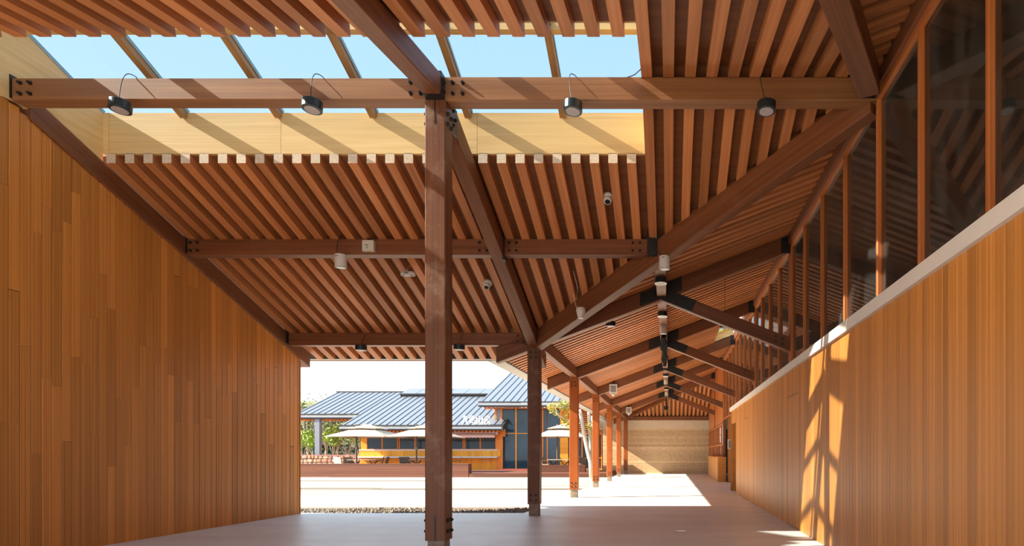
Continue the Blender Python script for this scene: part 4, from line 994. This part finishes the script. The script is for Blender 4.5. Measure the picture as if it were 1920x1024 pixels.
# --- grey post and stone wall at left
o = MB().box((pxx(593, 43.9), 43.7, 0.0), (pxx(601.8, 43.9), 44.05, ZR(43.8)-0.3)).build('roof_post', 'post_grey'); tag(o, 'grey square post on the stone wall under the lodge roof', 'post', None, 'thing')
sw = empty('stone_wall', (-23.5, 42.6, DZ), 0, 'low wall of red and ochre stones below the grey post', 'wall', None, 'thing')
MB().box((-29.5, 42.66, DZ), (-21.2, 43.2, 1.16)).build('core', 'earth', sw)
rr = random.Random(11)
z = DZ
for row in range(4):
    hh = 0.245; x = -29.4+rr.uniform(0, 0.2)
    while x < -21.25:
        wd_ = rr.uniform(0.22, 0.46); xb = min(x+wd_, -21.2)
        cx, cz = (x+xb)/2, z+hh/2; hw, hz = (xb-x)/2-0.012, hh/2-0.010
        pts = []
        for q in range(8):
            t = math.pi/8+q*math.pi/4; pts.append((max(-1, min(1, 1.25*math.cos(t)))*hw*rr.uniform(0.86, 1.05), max(-1, min(1, 1.25*math.sin(t)))*hz*rr.uniform(0.86, 1.05)))
        dp = rr.uniform(0.03, 0.09)
        MB().add([(a, 0.05, c) for a, c in pts]+[(a*0.96, -dp*0.6, c*0.96) for a, c in pts]+[(a*0.7, -dp, c*0.7) for a, c in pts],
                 [tuple(range(16, 24))[::-1]]+[(i, (i+1) % 8, 8+(i+1) % 8, 8+i)[::-1] for i in range(8)]+[(8+i, 8+(i+1) % 8, 16+(i+1) % 8, 16+i)[::-1] for i in range(8)]).build('stone', 'stone_%d' % rr.randrange(5), sw, Matrix.Translation((cx, 42.64, cz)))
        x = xb
    z += hh
MB().box((-29.5, 42.6, 1.15), (-21.2, 43.2, 1.22)).build('coping', 'stone_2', sw)

# --- parasols
def parasol(px, cpx, y, base, label, half=1.75):
    xp = pxx(px, y); cx = pxx(cpx, y-0.2)
    r = empty('parasol', (xp, y, base), 0, label, 'parasol', 'cream parasols on the deck', 'thing')
    top = pzz(795.5, y)
    MB().tube([(xp, y, base), (xp, y, top)], 0.055, 8).build('pole', 'bronze_pole', r)
    MB().box((xp-0.45, y-0.45, base), (xp+0.45, y+0.45, base+0.06)).build('base', 'roof_trim', r)
    MB().box((xp-0.07, y-0.07, base+1.35), (xp+0.07, y+0.07, base+1.6)).build('crank', 'bronze_pole', r)
    za, zm_, zt3 = pzz(820, y), pzz(805.5, y), pzz(798, y)
    def pyr(h0, z0, h1, z1, name):
        c0 = [(-h0, -h0), (h0, -h0), (h0, h0), (-h0, h0)]; m = MB(); vs = []
        for (hh, zz) in ((h0, z0), (h1, z1)):
            for q in range(8):
                t = q*math.pi/4+math.pi/4; k = 1.414 if q % 2 == 0 else 0.98
                vs.append((cx+hh*k*math.cos(t), y-0.2+hh*k*math.sin(t)*0.95, zz-(0.0 if q % 2 == 0 else -0.03)))
        vs2 = [(a, b, c-0.03) for a, b, c in vs]
        m.add(vs+vs2, [(i, (i+1) % 8, 8+(i+1) % 8, 8+i) for i in range(8)]+[(16+i, 24+i, 24+(i+1) % 8, 16+(i+1) % 8) for i in range(8)]+[(i, 16+i, 16+(i+1) % 8, (i+1) % 8) for i in range(8)])
        return m.build(name, 'parasol_cloth', r)
    pyr(half, za, 0.62, zm_, 'canopy'); pyr(0.85, pzz(804.5, y), 0.06, zt3+0.05, 'vent_tier')
    MB().tube([(xp, y, top-0.05), ((xp+cx)/2, y-0.1, pzz(807, y)), (cx, y-0.2, zm_+0.1)], 0.035, 6).build('arm', 'bronze_pole', r)
    for q in range(4):
        t = q*math.pi/2+math.pi/4
        MB().tube([(cx, y-0.2, zm_-0.02), (cx+half*1.38*math.cos(t), y-0.2+half*1.32*math.sin(t), za-0.03)], 0.018, 5).build('rib', 'bronze_pole', r)
parasol(668.5, 690, 37.6, DZ, 'cream parasol in front of the kiosk left end, nearest the stone wall')
parasol(781, 801, 37.6, DZ, 'cream parasol partly behind the tall column')
parasol(1045, 1056, 38.6, DZ, 'cream parasol behind the third column, before the orange door panel', 1.55)

# --- chairs and tables on the deck
def chair(px, y, rz, label, mat='chair_weave', group='woven terrace chairs'):
    x = pxx(px, y)
    r = empty('terrace_chair', (x, y, DZ), rz, label, 'chair', group, 'thing')
    W = Matrix.Translation((x, y, DZ)) @ Matrix.Rotation(rz, 4, 'Z')
    MB().box((-0.26, -0.25, 0.40), (0.26, 0.25, 0.46)).build('seat', mat, r, W)
    bk = MB(); bk.add([(-0.26, 0.22, 0.44), (0.26, 0.22, 0.44), (0.26, 0.33, 0.90), (-0.26, 0.33, 0.90), (-0.26, 0.26, 0.44), (0.26, 0.26, 0.44), (0.26, 0.37, 0.90), (-0.26, 0.37, 0.90)], [(0,1,2,3),(7,6,5,4),(0,4,5,1),(1,5,6,2),(2,6,7,3),(3,7,4,0)]); bk.build('backrest', mat, r, W)
    for a in (-0.24, 0.24):
        for b in (-0.22, 0.24): MB().tube([(a*1.05, b*1.08, 0), (a, b, 0.42)], 0.018, 5).build('leg', 'bronze_pole', r, W)
        MB().tube([(a*1.08, -0.22, 0.42), (a*1.08, -0.20, 0.65), (a*1.08, 0.28, 0.66)], 0.018, 5).build('arm', 'bronze_pole', r, W)
def table(px, y, wd_, label):
    x = pxx(px, y); r = empty('terrace_table', (x, y, DZ), 0, label, 'table', 'terrace tables with crossed legs', 'thing')
    W = Matrix.Translation((x, y, DZ))
    MB().box((-wd_/2, -0.4, 0.70), (wd_/2, 0.4, 0.745)).build('tabletop', 'table_top', r, W)
    for s_ in (-1, 1):
        cx = s_*(wd_/2-0.32)
        MB().tube([(cx-0.28, 0, 0), (cx+0.28, 0, 0.70)], 0.03, 6).build('leg', 'roof_trim', r, W); MB().tube([(cx+0.28, 0.05, 0), (cx-0.28, 0.05, 0.70)], 0.03, 6).build('leg', 'roof_trim', r, W)
chair(640, 37.4, math.radians(165), 'cream backed terrace chair by the stone wall', 'chair_cream')
chair(654, 38.4, math.radians(200), 'woven terrace chair second from the stone wall')
table(683, 38.2, 1.75, 'terrace table under the parasol nearest the stone wall')
chair(708, 38.1, math.radians(-70), 'woven terrace chair at the right end of the first table')
chair(717, 39.0, math.radians(-80), 'woven terrace chair standing just behind the first table end')
chair(762, 38.1, math.radians(70), 'woven terrace chair left of the second parasol pole')
chair(772, 39.0, math.radians(80), 'woven terrace chair next to the second parasol pole')
table(797, 38.3, 1.7, 'terrace table partly behind the tall column')
chair(854, 38.2, math.radians(-70), 'woven terrace chair just right of the tall column')
chair(1027, 38.6, math.radians(70), 'woven terrace chair right of the corner column')
table(1048, 38.8, 1.35, 'terrace table under the third parasol, crossed legs visible')
chair(1094, 40.0, math.radians(20), 'woven terrace chair between third and fourth columns', 'chair_weave')
chair(1088, 41.0, math.radians(160), 'pale terrace chair behind the bent tree trunk', 'chair_cream')

# --- planting
def leaves(name, mat, parent, blobs, n, size, seed, flat=0.5):
    rg = random.Random(seed); m = MB()
    for i in range(n):
        (cx, cy, cz, r) = rg.choice(blobs)
        while True:
            a = Vector((rg.uniform(-1, 1), rg.uniform(-1, 1), rg.uniform(-1, 1)))
            if a.length < 1: break
        p = Vector((cx, cy, cz))+a*r; s_ = size*rg.uniform(0.6, 1.3)
        u = Vector((rg.uniform(-1, 1), rg.uniform(-1, 1), rg.uniform(-flat, flat))).normalized()*s_
        v = u.cross(Vector((rg.uniform(-1, 1), rg.uniform(-1, 1), rg.uniform(-1, 1)))).normalized()*s_*0.45
        m.add([p-u, p+v, p+u, p-v], [(0, 1, 2, 3)])
    o = m.build(name, mat, parent); o['kind'] = 'stuff'
    return o
def tree(px, y, hgt, spread, mat, label, seed, bark='bark_pale', dens=500, base=0.0, forks=7, leafy=True, crown=0.55):
    rg = random.Random(seed); x = pxx(px, y)
    r = empty('tree', (x, y, base), 0, label, 'tree', 'garden trees', 'thing')
    fork = base+hgt*0.28
    m = MB(); m.tube([(x, y, base-0.1), (x+rg.uniform(-.1, .1), y, (base+fork)/2), (x, y, fork)], [0.10*hgt/4, 0.08*hgt/4, 0.07*hgt/4], 8); m.build('trunk', bark, r)
    blobs = []
    for k in range(forks):
        a = 2*math.pi*k/forks+rg.uniform(-.4, .4); tip = Vector((x+spread*math.cos(a)*rg.uniform(.5, 1), y+spread*0.6*math.sin(a), base+hgt*rg.uniform(0.75, 1.0)))
        mid = Vector((x, y, fork)).lerp(tip, 0.5)+Vector((rg.uniform(-.15, .15), 0, rg.uniform(-.1, .2)))
        m = MB(); m.tube([(x, y, fork-0.05), mid, tip], [0.045*hgt/4, 0.03*hgt/4, 0.01*hgt/4], 5)
        for q in range(3):
            b = mid.lerp(tip, rg.random()); e2 = b+Vector((rg.uniform(-.5, .5), rg.uniform(-.3, .3), rg.uniform(.3, .7)))*hgt*0.12
            m.tube([b, e2], [0.016*hgt/4, 0.005*hgt/4], 4); blobs.append((*e2, hgt*0.10*crown/0.55))
        m.build('branch', bark, r); blobs.append((*tip, hgt*0.13*crown/0.55))
    if leafy: leaves('foliage', mat, r, blobs, dens, 0.10, seed+1)
tree(567, 46, 3.1, 0.9, 'leaf_lime', 'lime leaved young tree beside the left plank wall end', 1, dens=700)
tree(577, 47, 5.3, 1.1, 'leaf_olive', 'bare pale stemmed tree left of the grey post', 2, dens=260)
tree(590, 45.5, 2.8, 0.8, 'leaf_lime', 'lime leaved young tree half behind the grey post', 3, dens=600)
tree(612, 47.5, 5.6, 1.2, 'leaf_olive', 'tall thin stemmed tree right of the grey post', 4, dens=320)
tree(626, 45.5, 3.2, 0.9, 'leaf_lime', 'lime leaved bushy tree right of the grey post', 5, dens=900)
tree(634, 49.5, 5.4, 1.3, 'leaf_olive', 'grey branching tree behind the lime bush', 6, dens=260, bark='bark_brown')
tree(652, 46, 3.2, 1.1, 'leaf_olive', 'bare branching pale tree under the first parasol', 8, dens=120, forks=9)
tree(673, 47.0, 3.0, 0.7, 'leaf_lime', 'small bare tree against the kiosk left side', 9, dens=160)
# bent pale tree in the courtyard, behind third and fourth columns
bt = empty('bent_tree', (pxx(1106, 33), 33, 0), 0, 'pale leaning tree trunk with sparse amber leaves between third and fourth columns', 'tree', None, 'thing')
def Q(px, py, y): return P(px, py, y)
MB().tube([Vector((pxx(1110, 33), 33, -0.05)), Q(1108, 868, 33), Q(1102, 845, 33), Q(1096, 818, 33.1), Q(1091, 790, 33.2), Q(1087, 768, 33.3)], [0.15, 0.135, 0.12, 0.11, 0.10, 0.08], 10).build('trunk', 'bark_pale', bt, None, True)
MB().tube([Q(1109, 872, 33), Q(1108, 840, 33.3), Q(1106, 805, 33.4), Q(1104, 776, 33.5), Q(1102, 755, 33.6)], [0.11, 0.10, 0.09, 0.08, 0.06], 10).build('trunk', 'bark_pale', bt, None, True)
blobs = []
for pts in (((1092, 795), (1075, 790), (1058, 786), (1045, 776), (1040, 762)), ((1088, 775), (1076, 768), (1062, 760), (1052, 765)), ((1045, 776), (1038, 770), (1034, 764)), ((1060, 787), (1066, 795), (1072, 800)), ((1104, 780), (1108, 790), (1107, 800))):
    MB().tube([Q(a, b, 33.2-0.2*j) for j, (a, b) in enumerate(pts)], [0.045-0.008*j for j in range(len(pts))], 6).build('branch', 'bark_pale', bt)
    for j, (a, b) in enumerate(pts[2:]): blobs.append((*Q(a, b, 32.9-0.1*j), 0.22))
for a, b in ((1038, 762), (1036, 768), (1050, 758), (1058, 757), (1063, 765), (1066, 775), (1060, 793), (1067, 797), (1106, 798), (1112, 815), (1070, 760)): blobs.append((*Q(a, b, 32.8), 0.24))
leaves('foliage', 'leaf_amber', bt, blobs, 420, 0.085, 21); leaves('foliage', 'leaf_lime', bt, blobs, 160, 0.08, 22)
# dark hedge and wooded slope behind
hg = MB(); rg = random.Random(5)
nx, nz = 60, 10
for j in range(nz+1):
    for i in range(nx+1):
        hg.v.append((-60+i*1.2, 52+rg.uniform(-.5, .5)+j*0.15, -0.2+j*0.27+rg.uniform(-.1, .1)+(0.4*math.sin(i*0.9)+0.3*math.sin(i*0.37) if j > 6 else 0)))
for j in range(nz):
    for i in range(nx):
        hg.f.append((j*(nx+1)+i, j*(nx+1)+i+1, (j+1)*(nx+1)+i+1, (j+1)*(nx+1)+i)); hg.mi.append(0)
hgo = hg.build('hedge', 'hedge_dark', None); tag(hgo, 'long dark clipped hedge behind the garden trees', 'hedge', None, 'stuff')
blobs = [(-60+i*1.5+rg.uniform(-.5, .5), 53.0+rg.uniform(-.5, .5), 1.5+rg.uniform(-.6, .5), 1.0) for i in range(44)]
ho = leaves('hedge_leaves', 'leaf_dark', None, blobs, 5000, 0.22, 31); tag(ho, 'dark leaves of the clipped hedge behind the garden', 'hedge leaves')
sl = MB(); nx, ny = 40, 10
for j in range(ny+1):
    for i in range(nx+1):
        xx = -110+i*2.6; sl.v.append((xx, 62+j*4, -1+j*1.15*(1.0 if xx < -58 else max(0.5, 1.0-(xx+58)*0.022))+0.5*math.sin(i*0.7+j)))
for j in range(ny):
    for i in range(nx): sl.f.append((j*(nx+1)+i, j*(nx+1)+i+1, (j+1)*(nx+1)+i+1, (j+1)*(nx+1)+i)); sl.mi.append(0)
so_ = sl.build('hillside', 'leaf_olive'); so_['kind'] = 'structure'
blobs = []
for i in range(150):
    xx = rg.uniform(-90, -20); yy = rg.uniform(62, 98); blobs.append((xx, yy, -1+(yy-62)/4*1.15*(1.0 if xx < -58 else max(0.5, 1.0-(xx+58)*0.022))+0.6, rg.uniform(0.9, 1.7)))
w2 = leaves('woods', 'leaf_olive', None, blobs, 9000, 0.34, 41); tag(w2, 'olive green tree crowns covering the distant hillside', 'woods')
w3 = leaves('woods', 'leaf_dark', None, blobs, 7000, 0.36, 43); tag(w3, 'dark green tree crowns mixed into the distant hillside', 'woods')
